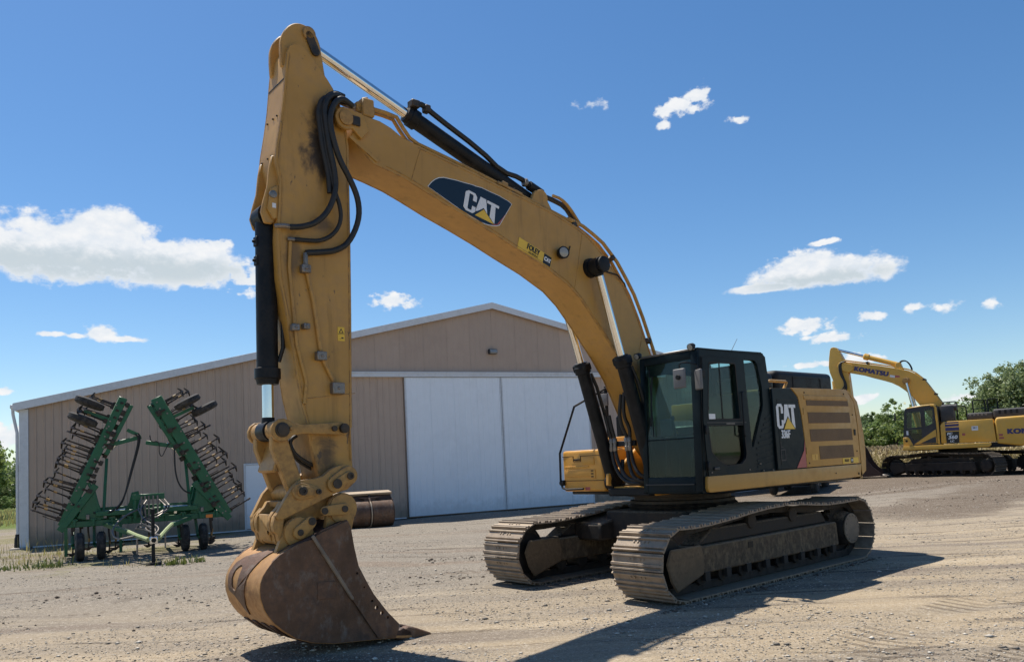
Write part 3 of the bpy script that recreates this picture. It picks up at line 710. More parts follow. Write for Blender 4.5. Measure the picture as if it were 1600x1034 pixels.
def logo_word(parent, x, z, w, h, y, ang=0., mats=None, name='emblem'):
    """the three-letter emblem with its triangle; lower left corner at (x, z) on a face turned to +y"""
    C_ = [(.34, .62), (.34, .86), (.27, 1), (.08, 1), (0, .88), (0, .14), (.08, .02), (.27, .02), (.34, .14), (.34, .36), (.235, .36), (.235, .17), (.215, .13), (.13, .13), (.115, .17), (.115, .86), (.13, .89), (.21, .89), (.235, .86), (.235, .62)]
    A_ = [(.43, .98), (.60, .98), (.69, .32), (.57, .53), (.40, .24), (.345, .20)]
    T_ = [(.64, .98), (1.0, .98), (1.0, .85), (.90, .85), (.935, .03), (.88, .09), (.77, .26), (.77, .85), (.64, .85)]
    tri = [(.35, 0), (.92, 0), (.575, .46)]
    M = Matrix(((-1, 0, 0, x), (0, 0, 1, y), (0, 1, 0, z), (0, 0, 0, 1))) @ Matrix.Rotation(ang, 4, 'Z')
    for poly, nm, mt in ((C_, 'letter', DECAL_WHITE), (A_, 'letter', DECAL_WHITE), (T_, 'letter', DECAL_WHITE), (tri, 'triangle', DECAL_YEL)):
        link(nm, curve_mesh(nm, [(p[0] * w, p[1] * h) for p in poly], (), .004, mt, M), parent)

GUARD = surf('scuffed_idler_guard', (.17, .115, .062), .7, var=.4, dirt=(.06, .045, .032), dirt_amt=.7, scale=3.5, bump=.3, top_dust=.5)
COVER = surf('dusty_drive_cover', (.20, .16, .12), .75, var=.2, dirt=(.27, .22, .16), dirt_amt=.6, scale=4, bump=.2)
# ---------------------------------------------------------------- the big excavator
def build_excavator():
    X = empty('excavator', (2.5745, 12.179, 0), MYAW, 'big yellow crawler excavator with dark cab and raised boom, bucket on the gravel', 'excavator')
    # tracks
    path = circ(-2.22, .487, .487, 14, PI * 1.5, PI * .52) [::-1]
    top = [(-1.74, .965), (-1.3, .967), (-1.0, .985), (-.6, 1.02), (-.2, 1.045), (.33, 1.03), (.75, 1.0), (1.1, .965), (1.63, .925), (1.95, .915)]
    pth = circ(2.19, .462, .465, 14, PI * -.5, PI * .46) + top[::-1] + circ(-2.22, .49, .49, 14, PI * .54, PI * 1.5)
    pth = [(a, b) for a, b in pth]
    # counter-clockwise seen from -y; outward normal is (tz, -tx)
    inner = []
    P = np.array(pth); 
    for i in range(len(P)):
        t = P[(i + 1) % len(P)] - P[i - 1]; t = t / np.hypot(*t); inner.append((P[i][0] - t[1] * .045, P[i][1] + t[0] * .045))
    sm = shoe_mesh(11.75 / 54, .80, SHOE)
    MM = dict(chain=TRACKDARK, frame=FRAME_DIRT, guard=GUARD, cover=COVER, roller=TRACKDARK, shoe_mesh=sm)
    dims = (2.19, .47, .46, -2.26, .49, .49, .27, 1.0)
    make_track(X, inner, 54, .80, 1.305, 1, MM, dims=dims)
    make_track(X, inner, 54, .80, -1.305, -1, MM, dims=dims)
    cb = MB()
    cb.box(-1.0, .95, -.75, .75, .55, .98)
    for sx in (-1, 1):
        for sy in (-1, 1):
            cb.prism([(sx * .35, .55), (sx * 1.25, .55), (sx * 1.25, .80), (sx * .45, .95)], min(sy * .6, sy * 1.15), max(sy * .6, sy * 1.15))
    cb.build('car_body', TRACKDARK, X, .03)
    MB().lathe((0, 0, .97), (0, 0, 1), [(0, .80), (.06, .84), (.10, .80), (.14, .80), (.15, .74), (.20, .74), (.21, .84), (.27, .84)], 40).build('swing_ring', DARKSTEEL, X)
    # upper structure
    MB().box(-2.7, 1.02, -1.40, 1.40, 1.235, 1.40).box(-.2, 1.22, -.42, .40, 1.22, 1.34).build('main_deck', BLACK, X, .02)
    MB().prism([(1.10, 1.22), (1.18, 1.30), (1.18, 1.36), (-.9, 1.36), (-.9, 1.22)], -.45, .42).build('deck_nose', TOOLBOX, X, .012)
    br = MB()
    for y in (-.40, .34):
        br.prism([(.85, 1.36), (1.28, 1.38), (1.26, 1.56), (1.08, 1.58), (.55, 1.95), (.42, 2.02), (.26, 1.96), (-.35, 1.40)], y, y + .06)
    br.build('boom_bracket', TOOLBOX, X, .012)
    MB().prism([(1.30, 1.285), (1.315, 1.34), (1.298, 1.485), (-2.925, 1.487), (-2.87, 1.275), (1.25, 1.27)], 1.30, 1.466).build('side_skirt', YEL_CLEAN, X, .015, 2)
    MB().box(-2.84, -.42, .35, 1.425, 1.42, 2.665).box(-2.84, -.42, -1.38, .345, 1.42, 2.25).build('body_core', BLACK, X, .03)
    MB().prism([(-.40, 1.495), (-.385, 2.688), (-.905, 2.70), (-1.078, 2.572), (-1.146, 2.306), (-1.178, 2.02), (-1.188, 1.92), (-1.19, 1.495)], 1.427, 1.459).build('dark_side_panel', DARK_PAINT, X, .006)
    link('red_slash', curve_mesh('red_slash', [(-1.184, 1.915), (-1.187, 1.50), (-1.03, 1.50), (-1.15, 1.76)], (), .005, DECAL_RED, XZ(1.462)), X)
    link('pale_slash', curve_mesh('pale_slash', [(-1.028, 1.50), (-.912, 1.50), (-1.15, 1.757)], (), .005, DECAL_RED, XZ(1.4618)), X)
    logo_word(X, -.455, 2.085, .53, .375, 1.463)
    side_text(X, '336F', DECAL_WHITE, -.665, 2.005, 1.464, .165, .0065, .72)
    for q in ((-.52, 1.86, .012, .09), (-.545, 1.825, .06, .012)):
        MB().box(q[0] - q[2] / 2, q[0] + q[2] / 2, 1.4595, 1.4625, q[1] - q[3] / 2, q[1] + q[3] / 2).build('peeled_decal', KDARK, X)
    link('peeled_decal', curve_mesh('peeled_decal', rrect(-.63, -.50, 1.62, 1.79, .01), [rrect(-.615, -.515, 1.64, 1.775, .01)], .003, KDARK, XZ(1.4615)), X)
    # small seam lines on the dark panel
    MB().box(-1.10, -.50, 1.4592, 1.4625, 2.515, 2.53).box(-.505, -.495, 1.4592, 1.4625, 1.56, 2.515).build('panel_seam', BLACK, X)
    door = MB().prism([(-1.198, 1.497), (-1.196, 1.93), (-1.188, 2.02), (-1.157, 2.306), (-1.09, 2.572), (-.925, 2.705), (-2.60, 2.717), (-2.825, 2.52), (-2.885, 2.10), (-2.905, 1.497)], 1.427, 1.464).build('engine_door', YEL_CLEAN, X, .012, 2)
    for (x0, x1, z0, z1) in ((-1.315, -2.63, 2.44, 2.525), (-1.335, -2.655, 2.168, 2.338), (-1.36, -2.685, 1.885, 2.075), (-1.60, -2.69, 1.605, 1.81)):
        poly = [(x0, z0), (x0 + .01, z1), (x1 + .015, z1), (x1, z0)]
        v = link('vent_grille', curve_mesh('vent_grille', poly, (), .004, VENT, XZ(1.4668)), door)
    MB().prism([(-1.25, 2.535), (-1.23, 2.60), (-2.52, 2.605), (-2.64, 2.535)], 1.458, 1.474).build('vent_lip', YEL_CLEAN, door, .005)
    link('yellow_label', curve_mesh('yellow_label', [(-2.30, 1.51), (-2.30, 1.60), (-2.82, 1.60), (-2.82, 1.51)], (), .003, DECAL_YEL, XZ(1.4675)), door)
    side_text(door, 'FOLEY', DECAL_BLACK, -2.43, 1.555, 1.470, .06, .002, .8)
    link('label_block', curve_mesh('label_block', [(-2.555, 1.515), (-2.555, 1.595), (-2.64, 1.595), (-2.64, 1.515)], (), .003, DECAL_BLACK, XZ(1.4695)), door)
    side_text(door, 'CAT', DECAL_WHITE, -2.598, 1.555, 1.4725, .045, .002, .7)
    link('peeled_decal', curve_mesh('peeled_decal', rrect(-1.53, -1.36, 1.60, 1.69, .005), [rrect(-1.47, -1.44, 1.61, 1.68, .004)], .002, KYEL, XZ(1.4668)), door)
    for bx_, bz_ in ((-1.27, 2.64), (-2.50, 2.64), (-2.74, 2.30), (-2.80, 1.70), (-1.27, 1.56)): MB().cyl((bx_, 1.46, bz_), (bx_, 1.471, bz_), .013, n=8).build('panel_bolt', BLACK, door)
    for bz_ in (2.35, 1.75): MB().box(-1.225, -1.20, 1.458, 1.474, bz_ - .05, bz_ + .05).build('door_hinge', YEL_CLEAN, door, .004)
    MB().box(-2.80, -2.74, 1.463, 1.474, 1.96, 2.06).build('door_latch', BLACK, door, .006)
    # top and rear
    MB().box(-2.6, -.40, .20, 1.40, 2.40, 2.70).box(-2.6, -1.62, -1.38, .195, 2.40, 2.698).build('body_top', YEL_CLEAN, X, .03, 2)
    cw = MB(); levels = [(1.25, -2.88, -2.93), (1.29, -2.97, -2.93), (1.37, -3.13, -2.925), (1.60, -3.155, -2.92), (1.79, -3.16, -2.912), (2.0, -3.14, -2.905), (2.2, -3.10, -2.895), (2.40, -3.05, -2.865), (2.52, -3.01, -2.835), (2.62, -2.88, -2.73), (2.69, -2.74, -2.62), (2.705, -2.70, -2.62)]
    rings = []
    for z, xr, xf in levels:
        half = [(xf, 1.462), (xr + .06, 1.462), (xr + .01, 1.425), (xr - .06, 1.25), (xr - .17, .9), (xr - .25, .45), (xr - .28, 0)]
        ring = half + [(a, -b) for a, b in half[-2::-1]]
        rings.append([cw.bm.verts.new((a, b, z)) for a, b in ring])
    for A, B in zip(rings, rings[1:]):
        n = len(A)
        for j in range(n): cw.bm.faces.new((A[j], A[(j + 1) % n], B[(j + 1) % n], B[j]))
    cw.bm.faces.new(rings[0][::-1]); cw.bm.faces.new(rings[-1]); cw.build('counterweight', YEL_CLEAN, X, smooth=40)
    MB().box(-2.93, -2.90, 1.40, 1.45, 1.30, 2.50).build('counterweight_gap', BLACK, X)
    MB().tube([(-2.05, 1.467, 1.37), (-2.05, 1.472, 1.37)], .012, 8).cyl((-2.28, 1.35, 1.29), (-2.28, 1.35, 1.22), .02).cyl((-2.80, 1.463, 1.33), (-2.80, 1.472, 1.33), .02).build('skirt_bolt', BLACK, X)
    hd = MB(); hd.box(-3.28, -1.46, -.78, .90, 2.66, 3.075); hd.build('engine_hood', BLACK, X, .11, 4)
    h2 = MB(); h2.box(-1.43, -.80, .0, .90, 2.66, 3.04); h2.build('hood_intake', BLACK, X, .14, 4)
    link('hood_panel', curve_mesh('hood_panel', rrect(-2.85, -1.95, 2.76, 2.98, .03), [rrect(-2.83, -1.97, 2.78, 2.96, .03)], .008, BLACK, XZ(.904)), X)
    MB().tube([(-.50, 1.28, 2.66), (-.54, 1.30, 2.80), (-.60, 1.30, 2.822), (-1.04, 1.30, 2.822), (-1.075, 1.30, 2.81), (-.975, 1.30, 2.70)], .022, 8).build('handrail', YEL_CLEAN, X)
    MB().tube([(-.30, .8, 3.2), (-.75, .7, 3.56)], [.006, .003], 5).build('antenna', BLACK, X)
    # tool box, tank and rails on the right side
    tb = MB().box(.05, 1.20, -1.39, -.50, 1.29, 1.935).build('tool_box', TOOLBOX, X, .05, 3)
    MB().box(1.195, 1.207, -1.385, -1.13, 1.838, 1.846).box(1.195, 1.207, -.98, -.505, 1.838, 1.846).box(1.195, 1.207, -1.14, -.97, 1.755, 1.763).box(1.195, 1.207, -1.14, -1.132, 1.757, 1.845).box(1.195, 1.207, -.978, -.97, 1.757, 1.845).box(1.195, 1.207, -1.388, -.502, 1.455, 1.463).build('lid_seam', BLACK, tb)
    MB().box(1.19, 1.215, -1.12, -.99, 1.775, 1.80).build('latch', BLACK, tb, .004)
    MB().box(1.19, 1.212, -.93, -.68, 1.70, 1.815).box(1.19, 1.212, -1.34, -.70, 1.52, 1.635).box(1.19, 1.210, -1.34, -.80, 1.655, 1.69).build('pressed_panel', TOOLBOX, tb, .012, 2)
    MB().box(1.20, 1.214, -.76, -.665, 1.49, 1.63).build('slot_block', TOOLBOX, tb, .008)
    for zz in (1.51, 1.555, 1.60):
        MB().box(1.212, 1.2165, -.75, -.70, zz, zz + .018).build('slot', BLACK, tb)
    for k_ in range(9): MB().cyl((1.211, -1.31 + k_ * .045, 1.668), (1.214, -1.31 + k_ * .045, 1.668), .009, n=6).build('rivet', KYEL, tb)
    MB().box(1.20, 1.204, -.90, -.80, 1.31, 1.36).build('red_label', DECAL_RED, tb)
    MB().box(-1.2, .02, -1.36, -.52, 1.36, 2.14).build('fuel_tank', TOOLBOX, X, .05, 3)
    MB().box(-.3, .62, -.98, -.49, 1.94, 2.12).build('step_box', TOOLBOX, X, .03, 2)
    MB().tube([(.55, -.86, 2.95), (1.25, -1.0, 2.62), (1.25, -1.385, 1.90), (1.25, -1.40, 1.44), (1.25, -1.36, 1.35), (1.25, -1.26, 1.325), (1.25, -.90, 1.335)], .018, 8).cyl((1.22, -1.42, 1.43), (1.22, -1.34, 1.43), .045).build('handrail', BLACK, X)
    pm = MB().tube([(.3, -1.19, 2.0), (.3, -1.2, 2.98)], .028, 8).tube([(.3, -1.38, 2.88), (.3, -1.10, 2.90)], .015, 6).build('mirror_post', BLACK, X)
    MB().box(.30, .34, -1.37, -1.14, 2.66, 2.86).build('mirror', MIRROR_BACK, pm, .012, 2)
    MB().lathe((.15, -.95, 2.1), (0, 0, 1), [(0, .14), (.35, .14), (.40, .10), (.44, .05)], 18).build('filter_housing', BLACK, X)

    # ------------------------------------------------ cab
    CB = MB()
    CB.box(-.42, 1.36, .42, 1.42, 1.26, 1.40)                         # floor
    out = [(1.365, 1.27), (1.285, 3.13), (1.235, 3.195), (-.235, 3.215), (-.335, 3.15), (-.39, 2.7), (-.43, 1.40), (-.43, 1.27)]
    upper = chaikin([(1.085, 3.015), (.465, 3.025), (.43, 2.228), (1.185, 2.230)], 1)
    upper = [(1.075, 3.015), (.48, 3.025), (.464, 3.005), (.43, 2.245), (.44, 2.228), (1.175, 2.230), (1.187, 2.245), (1.09, 3.0)]
    lower = [(1.205, 2.162), (.37, 2.167), (.355, 2.15), (.332, 1.749), (.36, 1.68), (.467, 1.610), (.828, 1.601), (1.002, 1.673), (1.16, 1.80)]
    rearw = [(.223, 3.088), (-.02, 3.09), (-.075, 3.075), (-.118, 3.02), (-.195, 2.695), (-.19, 2.45), (-.165, 2.38), (.12, 1.85), (.15, 1.835), (.165, 1.86)]
    me = curve_mesh('cab', out, [upper, lower, rearw], .07, DARK_PAINT, XZ(1.385))
    cab = CB.build('cab', DARK_PAINT, X, .01)
    side = link('cab_side', me, cab)
    doorp = [(1.245, 1.47), (1.285, 2.2), (1.215, 3.075), (.375, 3.085), (.285, 2.2), (.24, 1.50), (.26, 1.47)]
    link('cab_door', curve_mesh('cab_door', doorp, [upper, lower], .022, DARK_PAINT, XZ(1.431)), cab)
    link('door_seal', curve_mesh('door_seal', [(p[0] + (.012 if p[0] > .7 else -.012), p[1] + (.012 if p[1] > 2.5 else -.012)) for p in doorp], [doorp], .006, RUBBER, XZ(1.4215)), cab)
    for poly, nm in ((upper, 'door_window'), (lower, 'door_window'), (rearw, 'rear_side_window')):
        link(nm, curve_mesh(nm, poly, (), .006, GLASS_DARK if poly is lower else GLASS, XZ(1.392)), cab)
    for poly in (upper, lower):
        cx = sum(p[0] for p in poly) / len(poly); cz = sum(p[1] for p in poly) / len(poly)
        link('window_seal', curve_mesh('window_seal', poly, [[(cx + (p[0] - cx) * .955, cz + (p[1] - cz) * .955) for p in poly]], .006, RUBBER, XZ(1.441)), cab)
    MB().box(.775, .79, 1.388, 1.40, 2.235, 3.02).build('sliding_sash', BLACK, cab)
    MB().box(.30, 1.21, 1.442, 1.446, 2.185, 2.20).build('door_crease', KDARK, cab)
    for hz in (1.62, 2.10, 2.85): MB().box(1.20, 1.27, 1.44, 1.462, hz - .045, hz + .045).cyl((1.262, 1.455, hz - .06), (1.262, 1.455, hz + .06), .013, n=8).build('door_hinge', BLACK, cab, .004)
    for bx_, bz_ in ((1.18, 1.53), (.30, 1.53), (-.05, 1.50), (-.30, 1.50), (.02, 1.60)): MB().cyl((bx_, 1.42, bz_), (bx_, 1.449, bz_), .011, n=6).build('panel_bolt', STEEL, cab)
    MB().box(1.02, 1.16, 1.442, 1.4445, 2.24, 2.31).build('paper_label', DECAL_WHITE, cab)
    MB().box(.58, .78, 1.4435, 1.4455, 2.17, 2.182).build('lock_strip', STEEL, cab)
    MB().box(1.01, 1.13, 1.442, 1.462, 1.555, 1.60).build('door_handle', KDARK, cab, .008)
    MB().tube([(.33, 1.45, 2.62), (.40, 1.47, 2.60), (.405, 1.47, 2.02), (.35, 1.45, 2.0)], .011, 6).build('grab_handle', BLACK, cab)
    lv = MB()
    for i in range(9):
        z = 1.56 + i * .085; x1 = .13 - max(0, (z - 1.80)) * .62
        if x1 - .07 > -.30: lv.bar((-.36, 1.421, z + .05), (min(.10, x1 - .07), 1.421, z), .010, .03, (0, 0, 1))
    lv.build('louver_panel', DARK_PAINT, cab)
    # right side, back and roof
    rw = [(1.18, 2.97), (.05, 2.97), (.0, 2.12), (1.24, 2.06)]
    link('cab_side', curve_mesh('cab_side', out, [rw], .05, DARK_PAINT, XZ(.445)), cab)
    link('right_window', curve_mesh('right_window', rw, (), .006, GLASS, XZ(.445)), cab)
    bw = rrect(.56, 1.28, 2.42, 2.90, .06)
    link('cab_back', curve_mesh('cab_back', [(.47, 1.30), (1.35, 1.30), (1.35, 3.1), (.47, 3.1)], [bw], .05, DARK_PAINT, YZ(-.34)), cab)
    link('back_window', curve_mesh('back_window', bw, (), .006, GLASS, YZ(-.34)), cab)
    MB().box(-.30, 1.275, .42, 1.42, 3.155, 3.205).build('cab_roof', DARK_PAINT, cab, .02, 2)
    MB().box(.2, .85, .62, 1.2, 3.205, 3.235).build('roof_hatch', BLACK, cab, .02)
    # front face, leaning back a little: line from (1.36, 1.28) to (1.285, 3.13)
    def fx(z): return 1.36 - (z - 1.28) * .0405
    fr = MB()
    def fbox(y0, y1, z0, z1, d0=-.04, d1=.012):
        P = []
        for z in (z0, z1):
            for y in (y0, y1):
                for d in (d0, d1): P.append((fx(z) + d, y, z))
        fr.mesh(P, [(0, 2, 3, 1), (4, 5, 7, 6), (0, 1, 5, 4), (2, 6, 7, 3), (0, 4, 6, 2), (1, 3, 7, 5)])
    fbox(.42, .505, 1.28, 3.17); fbox(1.305, 1.42, 1.28, 3.17); fbox(.506, 1.304, 3.06, 3.17); fbox(.506, 1.304, 1.28, 1.485); fbox(.506, 1.304, 1.995, 2.012, -.02, .004)
    fr.build('front_frame', DARK_PAINT, cab, .012, 2)
    MB().box(fx(1.37) + .012, fx(1.37) + .03, .47, 1.30, 1.38, 1.395).build('sill_line', KDARK, cab)
    MB().box(fx(3.19) - .05, fx(3.19) + .02, .44, 1.38, 3.172, 3.20).build('roof_edge_trim', STEEL, cab, .006)
    for z0, z1, nm, mt in ((2.013, 3.058, 'windshield', GLASS), (1.487, 1.993, 'lower_windshield', GLASS_DARK)):
        w_ = MB(); P = [(fx(z) + d, y, z) for z in (z0, z1) for y in (.507, 1.303) for d in (-.012, -.005)]
        w_.mesh(P, [(0, 2, 3, 1), (4, 5, 7, 6), (0, 1, 5, 4), (2, 6, 7, 3), (0, 4, 6, 2), (1, 3, 7, 5)]); w_.build(nm, mt, cab)
    P = MB(); P.mesh([(fx(z) + d, y, z) for z in (2.90, 3.057) for y in (.508, 1.302) for d in (-.024, -.014)], [(0, 2, 3, 1), (4, 5, 7, 6), (0, 1, 5, 4), (2, 6, 7, 3), (0, 4, 6, 2), (1, 3, 7, 5)]); P.build('sun_strip', KDARK, cab)
    MB().tube([(fx(2.3) + .02, .62, 3.0), (fx(2.3) + .03, .64, 2.05)], .008, 6).bar((fx(2.5) + .02, .66, 2.9), (fx(2.2) + .025, .60, 2.2), .012, .02).build('wiper', BLACK, cab)
    for yy in (1.34, .40):
        L = MB().lathe((1.29, yy, 3.225), (1, 0, -.35), [(-.05, .025), (-.02, .042), (.04, .05), (.05, .048)], 14).build('work_light', BLACK, cab)
        MB().lathe((1.3375, yy, 3.208), (1, 0, -.35), [(0, .042), (.005, .034)], 14).build('lens', LAMPGLASS, L)
    # mirrors on the left front post
    m1 = MB().tube([(1.30, 1.40, 2.98), (1.50, 1.40, 2.99), (1.53, 1.33, 2.99), (1.55, 1.31, 2.97), (1.55, 1.31, 2.80)], .011, 6).build('mirror_arm', BLACK, cab)
    MB().box(1.54, 1.58, 1.215, 1.405, 2.655, 2.915).build('mirror', MIRROR_BACK, m1, .03, 3)
    MB().lathe((1.58, 1.31, 2.80), (1, 0, 0), [(0, .035), (.03, .03)], 12).build('mirror_joint', BLACK, m1)
    m2 = MB().tube([(1.30, 1.41, 2.90), (1.38, 1.47, 2.95), (1.40, 1.50, 2.78)], .010, 6).tube([(1.30, 1.41, 2.72), (1.40, 1.49, 2.72)], .012, 6).build('mirror_arm', BLACK, cab)
    mm = MB().box(-.02, .02, -.085, .085, -.135, .135).build('mirror', MIRROR_BACK, m2, .03, 3, loc=(1.42, 1.51, 2.755), rot=(0, 0, R(-28)))
    # inside
    st = MB(); st.box(.15, .65, .68, 1.16, 1.72, 1.90); st.bar((.18, .92, 1.9), (.02, .92, 2.62), .46, .14, (1, 0, 0)); st.bar((.02, .92, 2.64), (-.02, .92, 2.84), .28, .10, (1, 0, 0)); st.box(.2, .6, .72, 1.12, 1.40, 1.72)
    st.build('seat', SEAT, cab, .05, 3)
    cs = MB(); cs.box(.25, .85, .50, .66, 1.4, 2.05); cs.box(.25, .85, 1.17, 1.30, 1.4, 2.05); cs.cyl((.78, .58, 2.05), (.84, .58, 2.28), .018).cyl((.78, 1.23, 2.05), (.84, 1.23, 2.28), .018)
    cs.lathe((.84, .58, 2.26), (0, 0, 1), [(0, .02), (.05, .035), (.09, .03)], 10).lathe((.84, 1.23, 2.26), (0, 0, 1), [(0, .02), (.05, .035), (.09, .03)], 10)
    cs.build('console', INTERIOR, cab, .015)
    MB().box(1.0, 1.06, .52, .72, 2.05, 2.30).bar((1.1, .60, 1.4), (1.03, .60, 2.1), .03, .03).build('monitor', INTERIOR, cab, .015)
    tl = MB()
    for y in (.84, 1.0): tl.cyl((1.05, y, 1.42), (.98, y, 1.86), .012).box(1.03, 1.25, y - .06, y + .06, 1.41, 1.45)
    tl.build('travel_lever', INTERIOR, cab)

    # ------------------------------------------------ boom
    btop = [(5.62, 5.755), (5.509, 5.742), (5.333, 5.729), (5.188, 5.685), (5.046, 5.609), (4.824, 5.564), (4.413, 5.487), (4.025, 5.413), (3.654, 5.331), (3.18, 5.238), (2.724, 5.143), (2.311, 5.02), (2.1, 4.935), (1.94, 4.835), (1.776, 4.707), (1.573, 4.507), (1.363, 4.272), (1.22, 4.06), (1.103, 3.842), (.957, 3.503), (.872, 3.299), (.60, 2.66), (.36, 2.16), (.12, 1.92)]
    bbot = [(.10, 1.62), (.28, 1.58), (.55, 1.72), (.80, 1.98), (1.002, 2.285), (1.186, 2.64), (1.351, 2.945), (1.468, 3.10), (1.60, 3.275), (1.86, 3.57), (2.04, 3.77), (2.244, 3.985), (2.48, 4.165), (2.80, 4.315), (2.90, 4.362), (3.355, 4.53), (3.70, 4.665), (4.10, 4.805), (4.456, 4.92), (4.79, 5.045), (5.025, 5.126), (5.275, 5.185), (5.43, 5.215), (5.60, 5.36), (5.70, 5.47)]
    boom = MB().prism(btop + bbot, -.245, .245).build('boom', YEL, X, .008, 1, 30)
    link('boom_side_plate', curve_mesh('boom_side_plate', btop + bbot, (), .014, YEL, XZ(.254)), boom)
    link('boom_side_plate', curve_mesh('boom_side_plate', btop + bbot, (), .014, YEL, XZ(-.254)), boom)
    for sg in (-1, 1):
        ear = [(5.58, 5.735)] + circ(5.79, 5.635, .125, 12, PI * .55, -PI * .72) + [(5.60, 5.44), (5.50, 5.56)]
        MB().prism(ear, min(sg * .263, sg * .31), max(sg * .263, sg * .31)).build('boom_nose_ear', YEL, boom, .008)
        MB().lathe((5.79, sg * .30, 5.635), (0, sg, 0), [(0, .085), (.03, .085), (.035, .07), (.036, .022)], 18).build('nose_pin_cap', YEL_WORN, boom)
    MB().box(5.62, 5.72, .311, .335, 5.57, 5.68).build('keeper_block', DARKSTEEL, boom, .01)
    # weld line / doubler plates
    MB().prism([(5.40, 5.235), (5.74, 5.45), (5.70, 5.47), (5.35, 5.26)], .262, .274).build('weld_strip', YEL, boom)
    # weld beads along the plate edges and two cross seams
    for sg in (1, -1):
        MB().tube([(p[0], sg * .263, p[1] + .035) for p in bbot[4:-3]], .006, 5).build('weld_bead', YEL, boom)
        MB().tube([(p[0], sg * .263, p[1] - .03) for p in btop[5:-4]], .005, 5).build('weld_bead', YEL, boom)
        for a, b in (((4.95, 5.10), (4.80, 5.52)), ((2.36, 4.12), (2.15, 4.92)), ((1.25, 2.85), (1.02, 3.55))):
            MB().tube([(a[0], sg * .262, a[1]), (b[0], sg * .262, b[1])], .005, 5).build('weld_bead', YEL, boom)
    # decals
    dc = [(4.711, 5.089), (4.66, 5.15), (4.608, 5.193), (4.55, 5.225), (4.48, 5.243), (4.30, 5.246), (4.185, 5.240), (4.05, 5.238), (3.995, 5.230), (3.90, 5.228), (3.781, 5.203), (3.62, 5.175), (3.481, 5.135), (3.425, 5.107), (3.646, 4.801), (3.70, 4.782), (3.768, 4.775), (3.85, 4.776), (3.944, 4.789), (4.10, 4.838), (4.26, 4.899), (4.5, 5.0)]
    d = link('dark_decal', curve_mesh('dark_decal', dc, (), .004, DECAL_DARK, XZ(.2640)), boom)
    cx, cz = 4.05, 5.03
    link('decal_border', curve_mesh('decal_border', [(cx + (p[0] - cx) * 1.012, cz + (p[1] - cz) * 1.035) for p in dc], [dc], .0035, DECAL_WHITE, XZ(.2640)), d)
    logo_word(d, 4.215, 4.905, .53, .272, .2675, R(-13.6))
    link('red_slash', curve_mesh('red_slash', [(3.655, 4.805), (3.79, 4.782), (3.70, 4.785), (3.53, 4.96)], (), .003, DECAL_RED, XZ(.2675)), d)
    fl = link('dealer_label', curve_mesh('dealer_label', [(3.323, 4.69), (2.759, 4.497), (2.80, 4.352), (3.364, 4.545)], (), .004, DECAL_YEL, XZ(.2640)), boom)
    side_text(fl, 'FOLEY', DECAL_BLACK, 3.09, 4.555, .2675, .105, .0035, .72, R(-19))
    side_text(fl, 'EQUIPMENT', DECAL_BLACK, 3.095, 4.488, .2675, .034, .0008, .9, R(-19))
    link('label_block', curve_mesh('label_block', [(2.895, 4.537), (2.767, 4.493), (2.806, 4.360), (2.934, 4.404)], (), .003, DECAL_BLACK, XZ(.2675)), fl)
    side_text(fl, 'CAT', DECAL_WHITE, 2.852, 4.448, .271, .075, .004, .75, R(-19))
    # work lamp on the boom
    bl = MB().lathe((2.60, .262, 4.565), (.25, 1, .0), [(0, .05), (.03, .075), (.10, .085), (.11, .082)], 18).build('boom_lamp', BLACK, boom)
    MB().lathe((2.63, .366, 4.565), (.25, 1, .0), [(0, .07), (.012, .05)], 16).build('lens', LAMPGLASS, bl)
    MB().tube([(2.55, .27, 4.60), (2.45, .28, 4.62), (2.41, .27, 4.70)], .008, 5).build('lamp_wire', BLACK, boom)
    # pipes along the top
    pp = [(5.60, .0, 5.873), (5.409, 0, 5.885), (5.215, 0, 5.884), (5.07, 0, 5.868), (4.987, 0, 5.757), (4.90, 0, 5.66), (4.787, 0, 5.612), (4.149, 0, 5.492), (3.6, 0, 5.375), (3.2, 0, 5.285), (2.679, 0, 5.170), (2.393, 0, 5.105), (2.15, 0, 5.055)]
    for y in (.20, .12, -.12, -.20):
        MB().tube([(p[0], y, p[2]) for p in pp], .024, 8).build('hydraulic_pipe', YEL, boom)
    pr_ = [(2.35, 0, 5.12), (2.065, 0, 5.055), (1.86, 0, 4.965), (1.672, 0, 4.868), (1.398, 0, 4.63), (1.22, 0, 4.40), (1.066, 0, 4.18), (.90, 0, 3.85), (.776, 0, 3.55), (.60, 0, 3.12)]
    for y in (.20, .10, -.10, -.20):
        MB().tube([(p[0], y, p[2]) for p in pr_], .026, 8).build('hydraulic_pipe', YEL, boom)
    for x, z, an in ((1.50, 4.66, .72), (.80, 3.50, 1.18), (2.25, 5.03, .25), (3.35, 5.30, .2)):
        MB().box(-.04, .04, -.24, .24, -.02, .045).build('pipe_clamp', DARKSTEEL, boom, .008, loc=(x, 0, z), rot=(0, an, 0))
    MB().tube([(1.75, .28, 4.43), (1.52, .30, 4.40), (1.34, .27, 4.30), (1.30, .25, 4.26)], .010, 6).build('grease_line', BLACK, boom)
    MB().bar((3.62, .22, 5.372), (3.20, .22, 5.285), .05, .045).bar((3.55, .22, 5.37), (3.45, .22, 5.35), .07, .07).build('pipe_coupling', YEL_WORN, boom, .01)
    # block at the boom head
    MB().box(5.36, 5.60, -.22, .22, 5.80, 5.92).box(5.40, 5.55, .10, .27, 5.75, 5.96).cyl((5.52, .2, 5.95), (5.44, .2, 5.98), .03).build('valve_block', YEL_WORN, boom, .015)
    MB().tube([(5.62, .2, 5.845), (5.75, .2, 5.85), (5.80, .2, 5.86)], .032, 8).build('hose_fitting', STEEL, boom)
